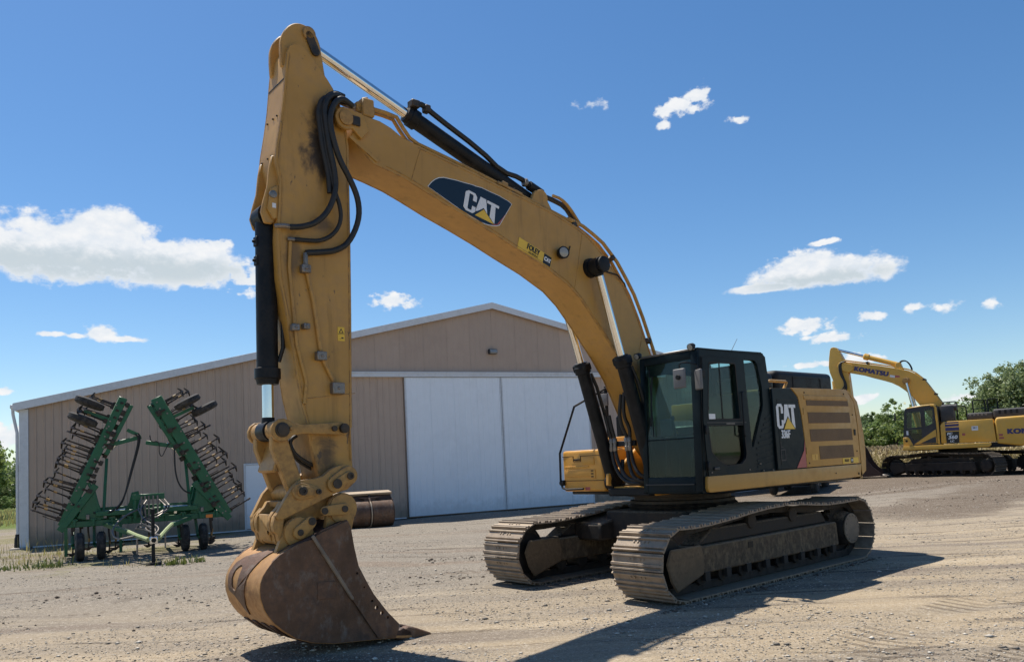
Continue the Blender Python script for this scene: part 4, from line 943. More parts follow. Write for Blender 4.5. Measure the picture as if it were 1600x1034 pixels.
    MB().tube([(5.62, .12, 5.90), (5.78, .14, 5.93)], .022, 8).build('hose_fitting', STEEL, boom)
    # ------------------------------------------------ stick cylinder on top of the boom
    def cyl_parts(name, p, q, rb, rr, frac, par, mb=BLACK, rod=CHROME, eye_p=.1, eye_q=.1, eyew=.16, axis=(0, 1, 0)):
        """barrel starts at p (foot), rod ends at q"""
        p, q = Vector(p), Vector(q); d = (q - p); L = d.length; d.normalize()
        c = p + d * (L * frac)
        B = MB().tube([p + d * .05, c - d * .14], rb, 24).lathe(c - d * .16, d, [(0, rb * 1.02), (.01, rb * 1.22), (.11, rb * 1.22), (.12, rb * 1.1), (.17, rb * 1.0), (.175, rr * 1.2)], 24)
        B.lathe(p - Vector(axis) * eyew / 2, axis, [(0, eye_p), (eyew, eye_p)], 20)
        b = B.build(name, mb, par)
        Rr = MB().tube([c - d * .05, q - d * .06], rr, 24); r_ = Rr.build('cylinder_rod', rod, b)
        MB().lathe(q - Vector(axis) * eyew / 2, axis, [(0, eye_q), (eyew, eye_q)], 20).tube([q - d * .14, q - d * .02], [rr * 1.1, rr * 1.25], 16).build('rod_eye', mb, b)
        return b
    sc = cyl_parts('stick_cylinder', (2.82, 0, 5.31), (6.13, 0, 6.545), .098, .062, .60, X, eye_q=.11)
    MB().prism([(3.05, 5.20), (2.94, 5.40)] + circ(2.82, 5.33, .11, 8, PI * .35, PI * 1.1) + [(2.60, 5.12)], -.2, -.14).prism([(3.05, 5.20), (2.94, 5.40)] + circ(2.82, 5.33, .11, 8, PI * .35, PI * 1.1) + [(2.60, 5.12)], .14, .2).build('cylinder_bracket', YEL, boom, .008)
    MB().tube([(4.74, .08, 6.17), (4.60, .08, 6.19), (4.45, .08, 6.10), (3.75, .08, 5.815), (3.405, .08, 5.60), (3.084, .08, 5.585), (2.958, .08, 5.50)], .035, 8, smooth_path=1).build('cylinder_pipe', HOSE, sc)
    MB().box(4.68, 4.80, .02, .14, 6.11, 6.20).box(4.52, 4.60, .03, .13, 6.10, 6.19).build('pipe_flange', DARKSTEEL, sc, .012)
    MB().cyl((2.96, .1, 5.50), (2.74, .1, 5.425), .062).cyl((2.99, .1, 5.51), (2.95, .1, 5.50), .045).cyl((2.74, .1, 5.425), (2.70, .1, 5.41), .045).build('pipe_connector', BLACK, boom)
    for dx in (3.0, 2.72):
        MB().lathe((dx, .1, 5.515 - (3.0 - dx) * .34), (.95, 0, .3), [(0, .05), (.03, .062), (.05, .05)], 12).build('hose_clamp', STEEL, boom)
    MB().tube([(2.70, .1, 5.40), (2.50, .1, 5.37), (2.302, .1, 5.324), (2.18, .1, 5.20), (2.146, .1, 5.12)], .036, 8, smooth_path=1).build('hydraulic_hose', HOSE, boom)
    MB().tube([(2.60, .18, 5.40), (2.45, .18, 5.385), (2.30, .18, 5.30), (2.10, .18, 5.08)], .022, 8, smooth_path=1).build('hydraulic_pipe', YEL, boom)
    # ------------------------------------------------ boom cylinders
    for sg in (1, -1):
        y = sg * .40
        bc = cyl_parts('boom_cylinder', (1.10, y, 1.42), (2.04, y, 4.44), .098, .055, .59, X, eye_q=.115, eye_p=.12)
        MB().lathe((2.04, sg * .255, 4.44), (0, sg, 0), [(0, .14), (.07, .13), (.075, .09), (.26, .09), (.265, .11), (.29, .11), (.30, .06)], 20).build('cylinder_pin', BLACK, bc)
        d = Vector((.94, 0, 3.02)).normalized()
        a0 = Vector((1.10, y, 1.42))
        MB().tube([a0 + d * 1.72 + Vector((-.11, .04, 0)), a0 + d * 1.5 + Vector((-.15, .05, 0)), a0 + d * .9 + Vector((-.15, .06, 0)), a0 + d * .55 + Vector((-.13, .05, 0))], .026, 8).build('cylinder_pipe', HOSE, bc)
        MB().box(-.08, .08, -.13, .13, -.06, .06).build('cylinder_collar', BLACK, bc, .02, loc=(1.10 + .94 * .57, y, 1.42 + 3.02 * .57), rot=(0, .30, 0))
    # hoses between deck and cylinders
    hs = [((1.33, -.28, 2.42), (1.30, -.25, 2.20), (1.27, -.24, 2.08)), ((1.33, -.20, 2.42), (1.30, -.18, 2.20), (1.27, -.17, 2.08)), ((1.37, .10, 2.70), (1.36, .02, 2.35), (1.26, .06, 2.08)), ((1.39, .18, 2.72), (1.40, .14, 2.40), (1.27, .14, 2.20), (1.26, .12, 2.08))]
    for h in hs: MB().tube(h, .027, 8, smooth_path=2).build('hydraulic_hose', HOSE, X)
    hs2 = [((1.27, -.24, 1.90), (1.27, -.20, 1.66), (1.30, -.02, 1.45), (1.28, .20, 1.40), (1.10, .34, 1.42)), ((1.27, -.17, 1.90), (1.27, -.12, 1.70), (1.29, .05, 1.47), (1.26, .24, 1.44), (1.05, .36, 1.46)),
           ((1.26, .06, 1.90), (1.26, .07, 1.68), (1.30, .18, 1.48), (1.22, .32, 1.42), (1.0, .38, 1.42)), ((1.26, .12, 1.90), (1.26, .15, 1.72), (1.28, .25, 1.54), (1.20, .36, 1.48), (1.0, .40, 1.46))]
    for h in hs2: MB().tube(h, .027, 8, smooth_path=2).build('hydraulic_hose', HOSE, X)
    for y in (-.24, -.17, .06, .12):
        MB().lathe((1.27, y, 1.88), (0, 0, 1), [(0, .026), (.02, .034), (.07, .034), (.075, .028), (.12, .028), (.125, .036), (.18, .036), (.2, .027)], 10).build('hose_fitting', STEEL, X)
    MB().box(1.20, 1.25, -.32, .20, 1.95, 2.03).build('hose_bracket', BLACK, X, .008)
    MB().tube([(1.2, -.1, 1.75), (1.28, -.06, 1.5), (1.2, .2, 1.38), (1.0, .3, 1.4)], .03, 8, smooth_path=2).build('hydraulic_hose', HOSE, X)
    MB().lathe((.75, -.12, 2.62), (1, 0, -.5), [(-.05, .10), (.05, .10)], 16).build('swivel_drum', STEEL, boom)

    # ------------------------------------------------ stick
    sr = [(6.33, 6.345), (6.252, 6.362), (6.19, 6.33), (6.13, 6.265), (6.03, 6.15), (5.95, 6.06), (5.89, 5.98), (5.82, 5.85), (5.75, 5.62), (5.72, 5.364), (5.74, 4.25), (5.76, 3.46), (5.80, 2.25), (5.80, 1.90)]
    sl = [(6.16, 1.60), (6.22, 1.90), (6.29, 2.12), (6.315, 2.312), (6.378, 2.577), (6.44, 3.033), (6.508, 3.466), (6.565, 3.80), (6.575, 4.2), (6.545, 4.6), (6.53, 4.82), (6.572, 5.01), (6.557, 5.171), (6.505, 5.456), (6.466, 5.709), (6.428, 6.067), (6.406, 6.235), (6.38, 6.31)]
    prof = sr + circ(5.935, 1.742, .145, 10, PI * .95, PI * 1.75) + sl
    stick = MB().prism(prof, -.205, .205).build('stick', YEL_STICK, X, .008, 1, 30)
    for sg in (-1, 1):
        link('stick_side_plate', curve_mesh('stick_side_plate', [(5.935 + (p[0] - 5.935) * 1.0, p[1]) for p in prof if p[1] > 1.9], (), .014, YEL_STICK, XZ(sg * .213)), stick)
        ear = [(6.43, 6.10), (6.435, 6.35)] + circ(6.235, 6.51, .165, 12, PI * -.05, PI * 1.0)[1:] + [(6.03, 6.40), (5.93, 6.02), (6.1, 6.0)]
        ear = [(6.45, 6.10)] + chaikin([(6.455, 6.25), (6.45, 6.40), (6.38, 6.55), (6.27, 6.635), (6.14, 6.64), (6.045, 6.58), (5.995, 6.48), (5.98, 6.36), (5.95, 6.15)], 2, False) + [(5.94, 6.10), (6.1, 6.0)]
        MB().prism(ear, min(sg * .11, sg * .165), max(sg * .11, sg * .165)).build('cylinder_ear', YEL, stick, .01)
        MB().lathe((6.13, sg * .16, 6.545), (0, sg, 0), [(0, .075), (.03, .075), (.035, .06)], 16).build('pin_cap', YEL_WORN, stick)
        MB().prism(hull((6.13, 6.52), .05, (6.06, 6.36), .05), min(sg * .166, sg * .195), max(sg * .166, sg * .195)).build('pin_keeper', DARKSTEEL if sg > 0 else YEL_WORN, stick, .008)
        lug = [(6.50, 5.10), (6.588, 5.09), (6.615, 4.95), (6.64, 4.75), (6.69, 4.58), (6.715, 4.47), (6.68, 4.36), (6.60, 4.36), (6.50, 4.48)]
        MB().prism(lug, min(sg * .125, sg * .165), max(sg * .125, sg * .165)).build('cylinder_lug', YEL, stick, .01)
        MB().prism([(6.50, 4.80), (6.62, 4.72), (6.66, 4.50), (6.60, 4.40), (6.50, 4.44)], min(sg * .166, sg * .20), max(sg * .166, sg * .20)).build('lug_boss', YEL, stick, .02, 2)
        MB().lathe((6.60, sg * .19, 4.66), (0, sg, 0), [(0, .04), (.025, .04), (.03, .02)], 12).build('lug_bolt', STEEL, stick)
    for sg in (1, -1):
        MB().tube([(p[0] - .03, sg * .221, p[1]) for p in sl[2:-1]], .006, 5).build('weld_bead', YEL_STICK, stick)
        MB().tube([(p[0] + .025, sg * .221, p[1]) for p in sr[7:]], .006, 5).build('weld_bead', YEL_STICK, stick)
        MB().tube([(5.75, sg * .221, 2.62), (6.36, sg * .221, 2.55)], .005, 5).build('weld_bead', YEL_STICK, stick)
    MB().box(6.43, 6.446, -.20, .20, 5.93, 5.945).build('weld_seam', DARKSTEEL, stick)
    MB().tube([(6.272, .235, 3.95), (6.272, .24, 3.884), (6.207, .24, 3.583), (6.148, .24, 3.093), (6.104, .24, 2.93), (6.008, .24, 2.745)], .022, 8).build('stick_pipe', YEL, stick)
    MB().tube([(6.44, .235, 4.18), (6.46, .235, 3.9), (6.40, .235, 3.1), (6.31, .235, 2.72), (6.34, .235, 2.5)], .018, 8).build('stick_pipe', YEL, stick)
    for x, z, s_ in ((6.296, 3.904, .05), (6.152, 2.999, .055), (5.975, 2.665, .07), (6.43, 3.28, .04), (6.31, 3.30, .035)):
        MB().box(x - s_, x + s_, .222, .30, z - s_ * .85, z + s_ * .85).cyl((x, .30, z), (x, .315, z), .018, n=6).build('pipe_clamp', STEEL, stick, .012, rot=(0, 0, 0))
    wl = link('warning_label', curve_mesh('warning_label', [(5.93, 3.18), (5.85, 3.18), (5.85, 3.33), (5.93, 3.33)], (), .003, DECAL_YEL, XZ(.2218)), stick)
    link('warning_triangle', curve_mesh('warning_triangle', [(5.918, 3.265), (5.862, 3.265), (5.89, 3.318)], [[(5.906, 3.272), (5.874, 3.272), (5.89, 3.302)]], .002, DECAL_BLACK, XZ(.2242)), wl)
    MB().box(5.852, 5.928, .2235, .225, 3.252, 3.256).box(5.865, 5.89, .2235, .225, 3.205, 3.22).box(5.895, 5.91, .2235, .225, 3.20, 3.204).build('warning_sign', DECAL_BLACK, wl)
    link('small_tag', curve_mesh('small_tag', [(6.61, 4.52), (6.57, 4.52), (6.57, 4.57), (6.61, 4.57)], (), .002, DECAL_WHITE, XZ(.2022)), stick)
    for y in (-.13, .02, .12):                                   # grease bolts down the front face
        for z in (5.55, 5.1):
            x = 6.50 if z > 5.3 else 6.57
            MB().cyl((x - .01, y, z), (x + .006, y, z), .010, n=6).build('bolt', DARKSTEEL, stick)
    # hoses hanging at the boom nose
    hA = [(5.80, .26, 5.86), (5.90, .33, 5.87), (6.01, .34, 5.80), (6.06, .34, 5.66), (6.045, .34, 5.50), (6.022, .345, 5.252), (5.965, .345, 4.994), (5.955, .345, 4.778), (6.047, .345, 4.545), (6.194, .34, 4.387), (6.361, .33, 4.32), (6.47, .30, 4.312)]
    hB = [(5.70, .30, 5.80), (5.86, .36, 5.83), (5.97, .37, 5.72), (6.02, .37, 5.55), (5.998, .37, 5.387), (5.92, .36, 5.132), (5.781, .36, 4.914), (5.69, .35, 4.712), (5.685, .33, 4.493), (5.80, .30, 4.24), (5.95, .28, 4.14), (6.10, .26, 4.11), (6.28, .25, 4.08)]
    hC = [(5.78, .27, 5.90), (5.92, .30, 5.90), (6.03, .30, 5.80), (6.09, .30, 5.62), (6.06, .31, 5.40), (6.03, .31, 5.15), (5.985, .315, 4.95), (5.96, .32, 4.775), (5.90, .32, 4.624), (5.89, .31, 4.464), (5.969, .30, 4.316), (6.115, .28, 4.22), (6.282, .26, 4.21), (6.40, .25, 4.206)]
    hD = [(5.75, .24, 5.84), (5.88, .28, 5.82), (5.96, .29, 5.70), (6.0, .29, 5.5), (6.0, .29, 5.2), (5.95, .28, 4.95), (5.93, .27, 4.8)]
    for h, r_ in ((hA, .031), (hB, .032), (hC, .023), (hD, .029), ([(p[0] + .05, p[1] - .05, p[2] - .02) for p in hA[:8]], .030)):
        MB().tube(h, r_, 10, smooth_path=2).build('hydraulic_hose', HOSE, X)
    for pts_, r_ in (([(6.42, .30, 4.315), (6.52, .28, 4.325), (6.58, .20, 4.335)], .024), ([(6.38, .25, 4.206), (6.47, .235, 4.206)], .02), ([(6.24, .25, 4.085), (6.285, .25, 4.07), (6.285, .245, 3.95)], .026)):
        MB().tube(pts_, r_, 8).build('hose_fitting', STEEL, X)
    # dark grease stain plate behind the hoses is dirt on the paint: a flat irregular patch
    # ------------------------------------------------ bucket cylinder, links, coupler
    bk = cyl_parts('bucket_cylinder', (6.60, 0, 4.47), (6.632, 0, 2.235), .108, .058, .78, X, eye_p=.125, eye_q=.105, eyew=.2)
    MB().box(6.46, 6.54, -.06, .06, 3.95, 4.42).tube([(6.50, .05, 4.40), (6.47, .06, 4.3), (6.475, .06, 3.1), (6.52, .05, 2.95)], .022, 8).build('cylinder_pipe', HOSE, bk)
    for z in (4.2, 4.0): MB().box(6.70, 6.725, -.04, .04, z - .05, z + .05).cyl((6.71, 0, z), (6.75, 0, z), .018, n=6).build('cylinder_clamp', BLACK, bk, .006)
    for sg in (-1, 1):
        y0, y1 = sorted((sg * .27, sg * .32))
        body = hull((6.622, 2.231), .105, (6.50, 2.235), .07) 
        tl_ = [(6.56, 2.30)] + circ(5.955, 2.239, .075, 8, PI * 1.5, PI * .5 + 2 * PI - 2 * PI)[::1]
        bar_ = circ(6.622, 2.231, .115, 12, PI * 1.75 - 2 * PI, PI * .3) + [(6.45, 2.275), (5.97, 2.295)] + circ(5.955, 2.235, .072, 8, PI * .55, PI * 1.45) + [(6.45, 2.185)]
        MB().prism([(6.53, 2.30)] + [(5.97, 2.305)] + circ(5.955, 2.237, .07, 8, PI * .5 + PI, PI * .5)[::-1][::1] + [(6.53, 2.17)], y0, y1).build('idler_link', YEL, X, .012) if False else None
        P = circ(6.622, 2.231, .115, 14, PI * -.38, PI * 1.38)
        # the idler link: boss at the cylinder, slim bar to the stick
        poly = [(6.60, 2.346), (6.66, 2.34), (6.71, 2.305), (6.735, 2.25), (6.732, 2.19), (6.70, 2.14), (6.65, 2.115), (6.59, 2.12), (6.55, 2.14), (6.50, 2.175), (6.40, 2.19), (5.99, 2.175), (5.93, 2.165), (5.89, 2.20), (5.885, 2.25), (5.91, 2.29), (5.96, 2.305), (6.40, 2.282), (6.50, 2.30), (6.55, 2.33)]
        L = MB().prism(poly, y0, y1).build('idler_link', YEL_WORN, X, .014, 2)
        MB().lathe((6.622, sg * .32, 2.231), (0, sg, 0), [(0, .075), (.012, .075), (.016, .06), (.035, .06), (.04, .035)], 18).build('link_pin', DARKSTEEL, L)
        MB().lathe((5.955, sg * .32, 2.237), (0, sg, 0), [(0, .05), (.05, .05), (.055, .035)], 14).lathe((6.06, sg * .32, 2.237), (0, sg, 0), [(0, .03), (.03, .028)], 10).build('link_pin', DARKSTEEL, L)
        MB().lathe((6.53, sg * .32, 2.245), (0, sg, 0), [(0, .022), (.03, .02)], 10).build('link_bolt', YEL_WORN, L)
    MB().cyl((6.622, -.34, 2.231), (6.622, .34, 2.231), .06).cyl((5.955, -.34, 2.237), (5.955, .34, 2.237), .045).build('pivot_pin', DARKSTEEL, X)
    # power link down to the coupler
    pl = MB()
    for sg in (-1, 1):
        y0, y1 = sorted((sg * .16, sg * .25))
        pl.prism([(6.70, 2.28), (6.56, 2.28), (6.52, 2.10), (6.40, 1.74), (6.40, 1.58), (6.50, 1.56), (6.56, 1.66), (6.70, 2.05)], y0, y1)
    pl.box(-.03, .03, -.2, .2, -.17, .17, Matrix.Translation((6.60, 0, 1.98)) @ Matrix.Rotation(R(-18), 4, 'Y'))
    pl.lathe((6.622, -.26, 2.231), (0, 1, 0), [(0, .10), (.16, .10)], 18).lathe((6.622, .11, 2.231), (0, 1, 0), [(0, .10), (.16, .10)], 18).lathe((6.45, -.24, 1.60), (0, 1, 0), [(0, .085), (.48, .085)], 18)
    pl.build('power_link', YEL_WORN, X, .012)
    cp = MB()
    ears = [(5.86, 1.81), (5.90, 1.85), (5.96, 1.865), (6.05, 1.845), (6.122, 1.813), (6.20, 1.755), (6.30, 1.732), (6.40, 1.728), (6.47, 1.72), (6.525, 1.669), (6.60, 1.565), (6.716, 1.389), (6.689, 1.347), (6.634, 1.352), (6.05, 1.575), (5.93, 1.60), (5.855, 1.66), (5.835, 1.74)]
    for sg in (-1, 1):
        y0, y1 = sorted((sg * .255, sg * .325)); cp.prism(ears, y0, y1)
    low = [(6.895, 1.30), (6.87, 1.37), (6.80, 1.42), (6.69, 1.465), (6.62, 1.52), (6.05, 1.56), (5.90, 1.48), (5.90, 1.36), (6.02, 1.28), (6.12, 1.36), (6.30, 1.30), (6.36, 1.16), (6.50, 1.10), (6.56, 1.20), (6.64, 1.17), (6.69, 1.09), (6.76, 1.12), (6.80, 1.20), (6.87, 1.235)]
    sq = lambda P_: [(x_ - .55 * max(0, x_ - 6.60), z_) for x_, z_ in P_]      # the hook is short
    low = sq(low)
    cp.prism(low, -.20, -.13).prism(low, .13, .20)
    cp.prism(sq([(6.895, 1.30), (6.84, 1.40), (6.76, 1.40), (6.79, 1.26), (6.74, 1.16), (6.80, 1.14), (6.87, 1.235)]), -.13, .13).prism([(6.60, 1.52), (6.05, 1.55), (6.05, 1.50), (6.58, 1.46)], -.13, .13).prism(sq([(6.60, 1.19), (6.69, 1.10), (6.76, 1.13), (6.66, 1.30)]), -.13, .13)
    cp.prism(sq([(6.50, 1.70), (6.60, 1.60), (6.88, 1.37), (6.86, 1.31), (6.72, 1.38), (6.60, 1.48)]), -.324, -.256)
    for sg in (-1, 1):
        y0, y1 = sorted((sg * .22, sg * .30))
        cp.prism(sq([(6.895, 1.30), (6.86, 1.38), (6.70, 1.46), (6.62, 1.44), (6.66, 1.30), (6.69, 1.10), (6.76, 1.13), (6.80, 1.21), (6.87, 1.235)]), y0, y1)
    cpl = cp.build('quick_coupler', YEL_WORN, X, .014, 2)
    for sg in (-1, 1):
        def oblong(a, ra, b, rb, y0, dy, mat, nm, par):
            q = sorted((sg * y0, sg * (y0 + dy))); return MB().prism(hull(a, ra, b, rb), *q).build(nm, mat, par, .012, 2)
        oblong((5.925, 1.745), .10, (6.085, 1.665), .085, .325, .035, YEL_WORN, 'pin_boss', cpl)
        oblong((5.935, 1.735), .055, (6.06, 1.675), .05, .36, .025, YEL_WORN, 'pin_keeper', cpl)
        MB().lathe((6.075, sg * .385, 1.668), (0, sg, 0), [(0, .05), (.01, .05)], 14).build('keeper_bolt', DARKSTEEL, cpl)
        oblong((6.46, 1.615), .085, (6.30, 1.60), .055, .325, .03, YEL_WORN, 'pin_boss', cpl)
        oblong((6.45, 1.615), .055, (6.29, 1.60), .035, .355, .022, YEL_WORN, 'pin_keeper', cpl)
        for cx, cz, r_ in ((5.925, 1.74, .038), (6.45, 1.615, .042), (6.285, 1.60, .028)):
            MB().lathe((cx, sg * .378, cz), (0, sg, 0), [(0, r_), (.022, r_), (.024, r_ * .5), (.012, r_ * .45)], 14).build('keeper_bolt', DARKSTEEL, cpl)
    MB().cyl((5.93, -.36, 1.742), (5.93, .36, 1.742), .05).cyl((6.45, -.36, 1.612), (6.45, .36, 1.612), .045).build('coupler_pin', DARKSTEEL, cpl)
    MB().tube([(6.376, .10, 2.181), (6.44, .11, 2.15), (6.455, .11, 2.09), (6.40, .11, 1.985), (6.266, .11, 1.896), (6.15, .11, 1.84), (6.11, .10, 1.74)], .02, 8, smooth_path=2).tube([(6.35, .05, 2.181), (6.42, .05, 2.14), (6.42, .05, 2.05), (6.36, .05, 1.93), (6.25, .05, 1.86), (6.14, .05, 1.80)], .018, 8, smooth_path=2).build('coupler_hose', HOSE, X)

    # ------------------------------------------------ bucket
    back = [(6.40, 1.13), (6.48, 1.12), (6.572, 1.094), (6.66, 1.06), (6.746, 1.016), (6.815, .965), (6.872, .90), (6.912, .845), (6.938, .78), (6.947, .71), (6.943, .64), (6.91, .53), (6.87, .46), (6.818, .39), (6.72, .30), (6.60, .209), (6.43, .14), (6.2, .09), (6.0, .072), (5.75, .046), (5.50, .02), (5.30, -.012)]
    P = np.array(back); inn = []
    for i in range(len(P)):
        t = P[min(i + 1, len(P) - 1)] - P[max(i - 1, 0)]; t = t / np.hypot(*t); inn.append((P[i][0] + t[1] * .03, P[i][1] - t[0] * .03))
    bks = MB().prism(back + inn[::-1], -.452, .452).build('bucket', RUST_WARM, X, .004, 1, 30)
    sp = [p for p in back if p[0] > 5.44]
    sp = [(5.0 + (p[0] - 5.0) * .997, p[1] + .006) for p in sp]
    sidep = sp + [(5.444, .152), (5.60, .32), (5.748, .516), (5.83, .66), (5.913, .824), (5.955, 1.02), (5.986, 1.228), (6.02, 1.30), (6.30, 1.22)]
    holes = [circ(5.935, .75, .014, 8), circ(5.775, .45, .014, 8), circ(5.725, .375, .022, 8), circ(5.665, .31, .022, 8), circ(5.86, .60, .010, 8), circ(5.60, .255, .016, 8)]
    for y in (.44, -.44):
        link('side_plate', curve_mesh('side_plate', sidep, holes, .03, RUST, XZ(y)), bks)
    fp = [(6.40, 1.155), (6.30, 1.20), (6.02, 1.29), (5.989, 1.225), (5.958, 1.02), (5.916, .824), (5.833, .66), (5.751, .514), (5.604, .318), (5.448, .149), (5.50, .06), (5.72, .07), (5.80, .19), (6.0, .50), (6.17, .78)]
    link('cutter_plate', curve_mesh('cutter_plate', fp, holes, .02, RUST, XZ(.466)), bks)
    MB().prism([(6.42, 1.165), (6.395, 1.185), (6.16, .81), (5.98, .51), (5.99, .49), (6.01, .50), (6.19, .79)], .455, .484).build('wear_bar', COVER, bks, .006)
    MB().prism([(6.36, .72), (6.17, .70), (6.18, .54), (6.37, .55)], .455, .464).build('wear_patch', RUST, bks, .003)
    for i in range(5):
        y = -.40 + i * .20
        MB().prism([(5.42, .085), (5.33, .115), (5.24, .085), (5.05, .0), (5.035, -.03), (5.06, -.045), (5.30, -.035), (5.48, .0)], y - .05, y + .05).build('bucket_tooth', RUST_DARK if i < 4 else RUST, bks, .012)
    MB().prism([(5.62, .035), (5.40, .11), (5.30, .06), (5.30, -.02)], -.45, .45).build('cutting_edge', RUST_DARK, bks, .006)
    # plate with an eye on the back, flats and welds
    def backpt(s):
        d = np.hypot(*np.diff(P, axis=0).T); c = np.concatenate([[0], np.cumsum(d)]); return float(np.interp(s, c, P[:, 0])), float(np.interp(s, c, P[:, 1]))
    def wrap(poly, nm, mat, lift=.010, hole=None):
        """poly in (y, arc length); laid on the curved back"""
        me = curve_mesh(nm, poly, [hole] if hole else [], .012, mat)
        bm = bmesh.new(); bm.from_mesh(me)
        bmesh.ops.subdivide_edges(bm, edges=[e for e in bm.edges if e.calc_length() > .06], cuts=2)
        for v in bm.verts:
            s = v.co.y; x, z = backpt(s); x2, z2 = backpt(s + .01); t = Vector((x2 - x, z2 - z)).normalized()
            nx, nz = -t.y, t.x
            if nx * (x - 6.4) + nz * (z - .6) < 0: nx, nz = -nx, -nz
            h = v.co.z + lift; v.co = Vector((x + nx * h, v.co.x, z + nz * h))
        bm.to_mesh(me); bm.free(); return link(nm, me, bks)
    wrap([(-.36, .66), (-.33, .52), (-.22, .44), (-.05, .38), (.10, .32), (.26, .22), (.27, .27), (.20, .42), (.12, .62), (.06, .85), (-.03, 1.05), (-.09, .92), (-.20, .84), (-.32, .80)], 'eye_plate', RUST, .006, chaikin([(-.25, .60), (-.19, .54), (-.12, .54), (-.08, .60), (-.09, .74), (-.14, .80), (-.21, .79), (-.25, .72)], 1))
    wrap([(.16, .20), (.30, .18), (.31, .22), (.22, .25), (.20, .44), (.17, .44)], 'weld_patch', RUST, .004)
    wrap([(.34, .18), (.42, .17), (.42, .21), (.37, .24), (.36, .34), (.345, .34)], 'weld_patch', RUST, .004)
    for y in (-.33, -.11, .11, .33):
        wrap([(y - .05, 1.15), (y + .05, 1.15), (y + .05, 1.75), (y - .05, 1.75)], 'wear_strip', RUST_DARK, .008)
    for sg in (-1, 1):
        ear = hull((5.99, 1.407), .165, (6.0, 1.30), .20, 10)
        y0, y1 = sorted((sg * .255, sg * .315))
        MB().prism([(6.20, 1.20), (6.155, 1.42)] + circ(5.99, 1.407, .165, 12, PI * .05, PI * 1.0) + [(5.90, 1.15)], y0, y1).build('bucket_ear', YEL_WORN, bks, .012)
        MB().prism([(6.72, 1.03), (6.63, 1.25)] + circ(6.483, 1.209, .155, 12, PI * .05, PI * 1.0) + [(6.20, 1.10)], y0, y1).build('bucket_ear', YEL_WORN, bks, .012)
        MB().lathe((5.99, sg * .315, 1.407), (0, sg, 0), [(0, .155), (.02, .155), (.025, .12)], 22).build('ear_boss', YEL_WORN, bks)
        MB().lathe((6.483, sg * .315, 1.209), (0, sg, 0), [(0, .15), (.02, .15), (.025, .115), (.027, .09)], 22).build('ear_boss', YEL_WORN, bks)
        q = sorted((sg * .341, sg * .375))
        MB().prism(hull((5.995, 1.405), .06, (6.21, 1.40), .05), *q).build('pin_keeper', YEL_WORN, bks, .012, 2)
        MB().prism(hull((6.485, 1.21), .07, (6.37, 1.30), .06), *q).build('pin_keeper', YEL_WORN, bks, .012, 2)
        for cx, cz, r_ in ((5.995, 1.405, .035), (6.22, 1.40, .035), (6.487, 1.21, .032), (6.36, 1.31, .04)):
            MB().lathe((cx, sg * .372, cz), (0, sg, 0), [(0, r_), (.012, r_), (.014, r_ * .5)], 12).build('keeper_bolt', DARKSTEEL, bks)
    MB().cyl((5.99, -.34, 1.407), (5.99, .34, 1.407), .05).cyl((6.483, -.34, 1.209), (6.483, .34, 1.209), .05).build('bucket_pin', DARKSTEEL, bks)
    MB().prism([(6.62, 1.085), (6.40, 1.16), (6.02, 1.29), (5.99, 1.22), (6.40, 1.10)], -.43, .43).build('bucket_top_plate', RUST_DARK, bks, .006)
    return X
build_excavator()

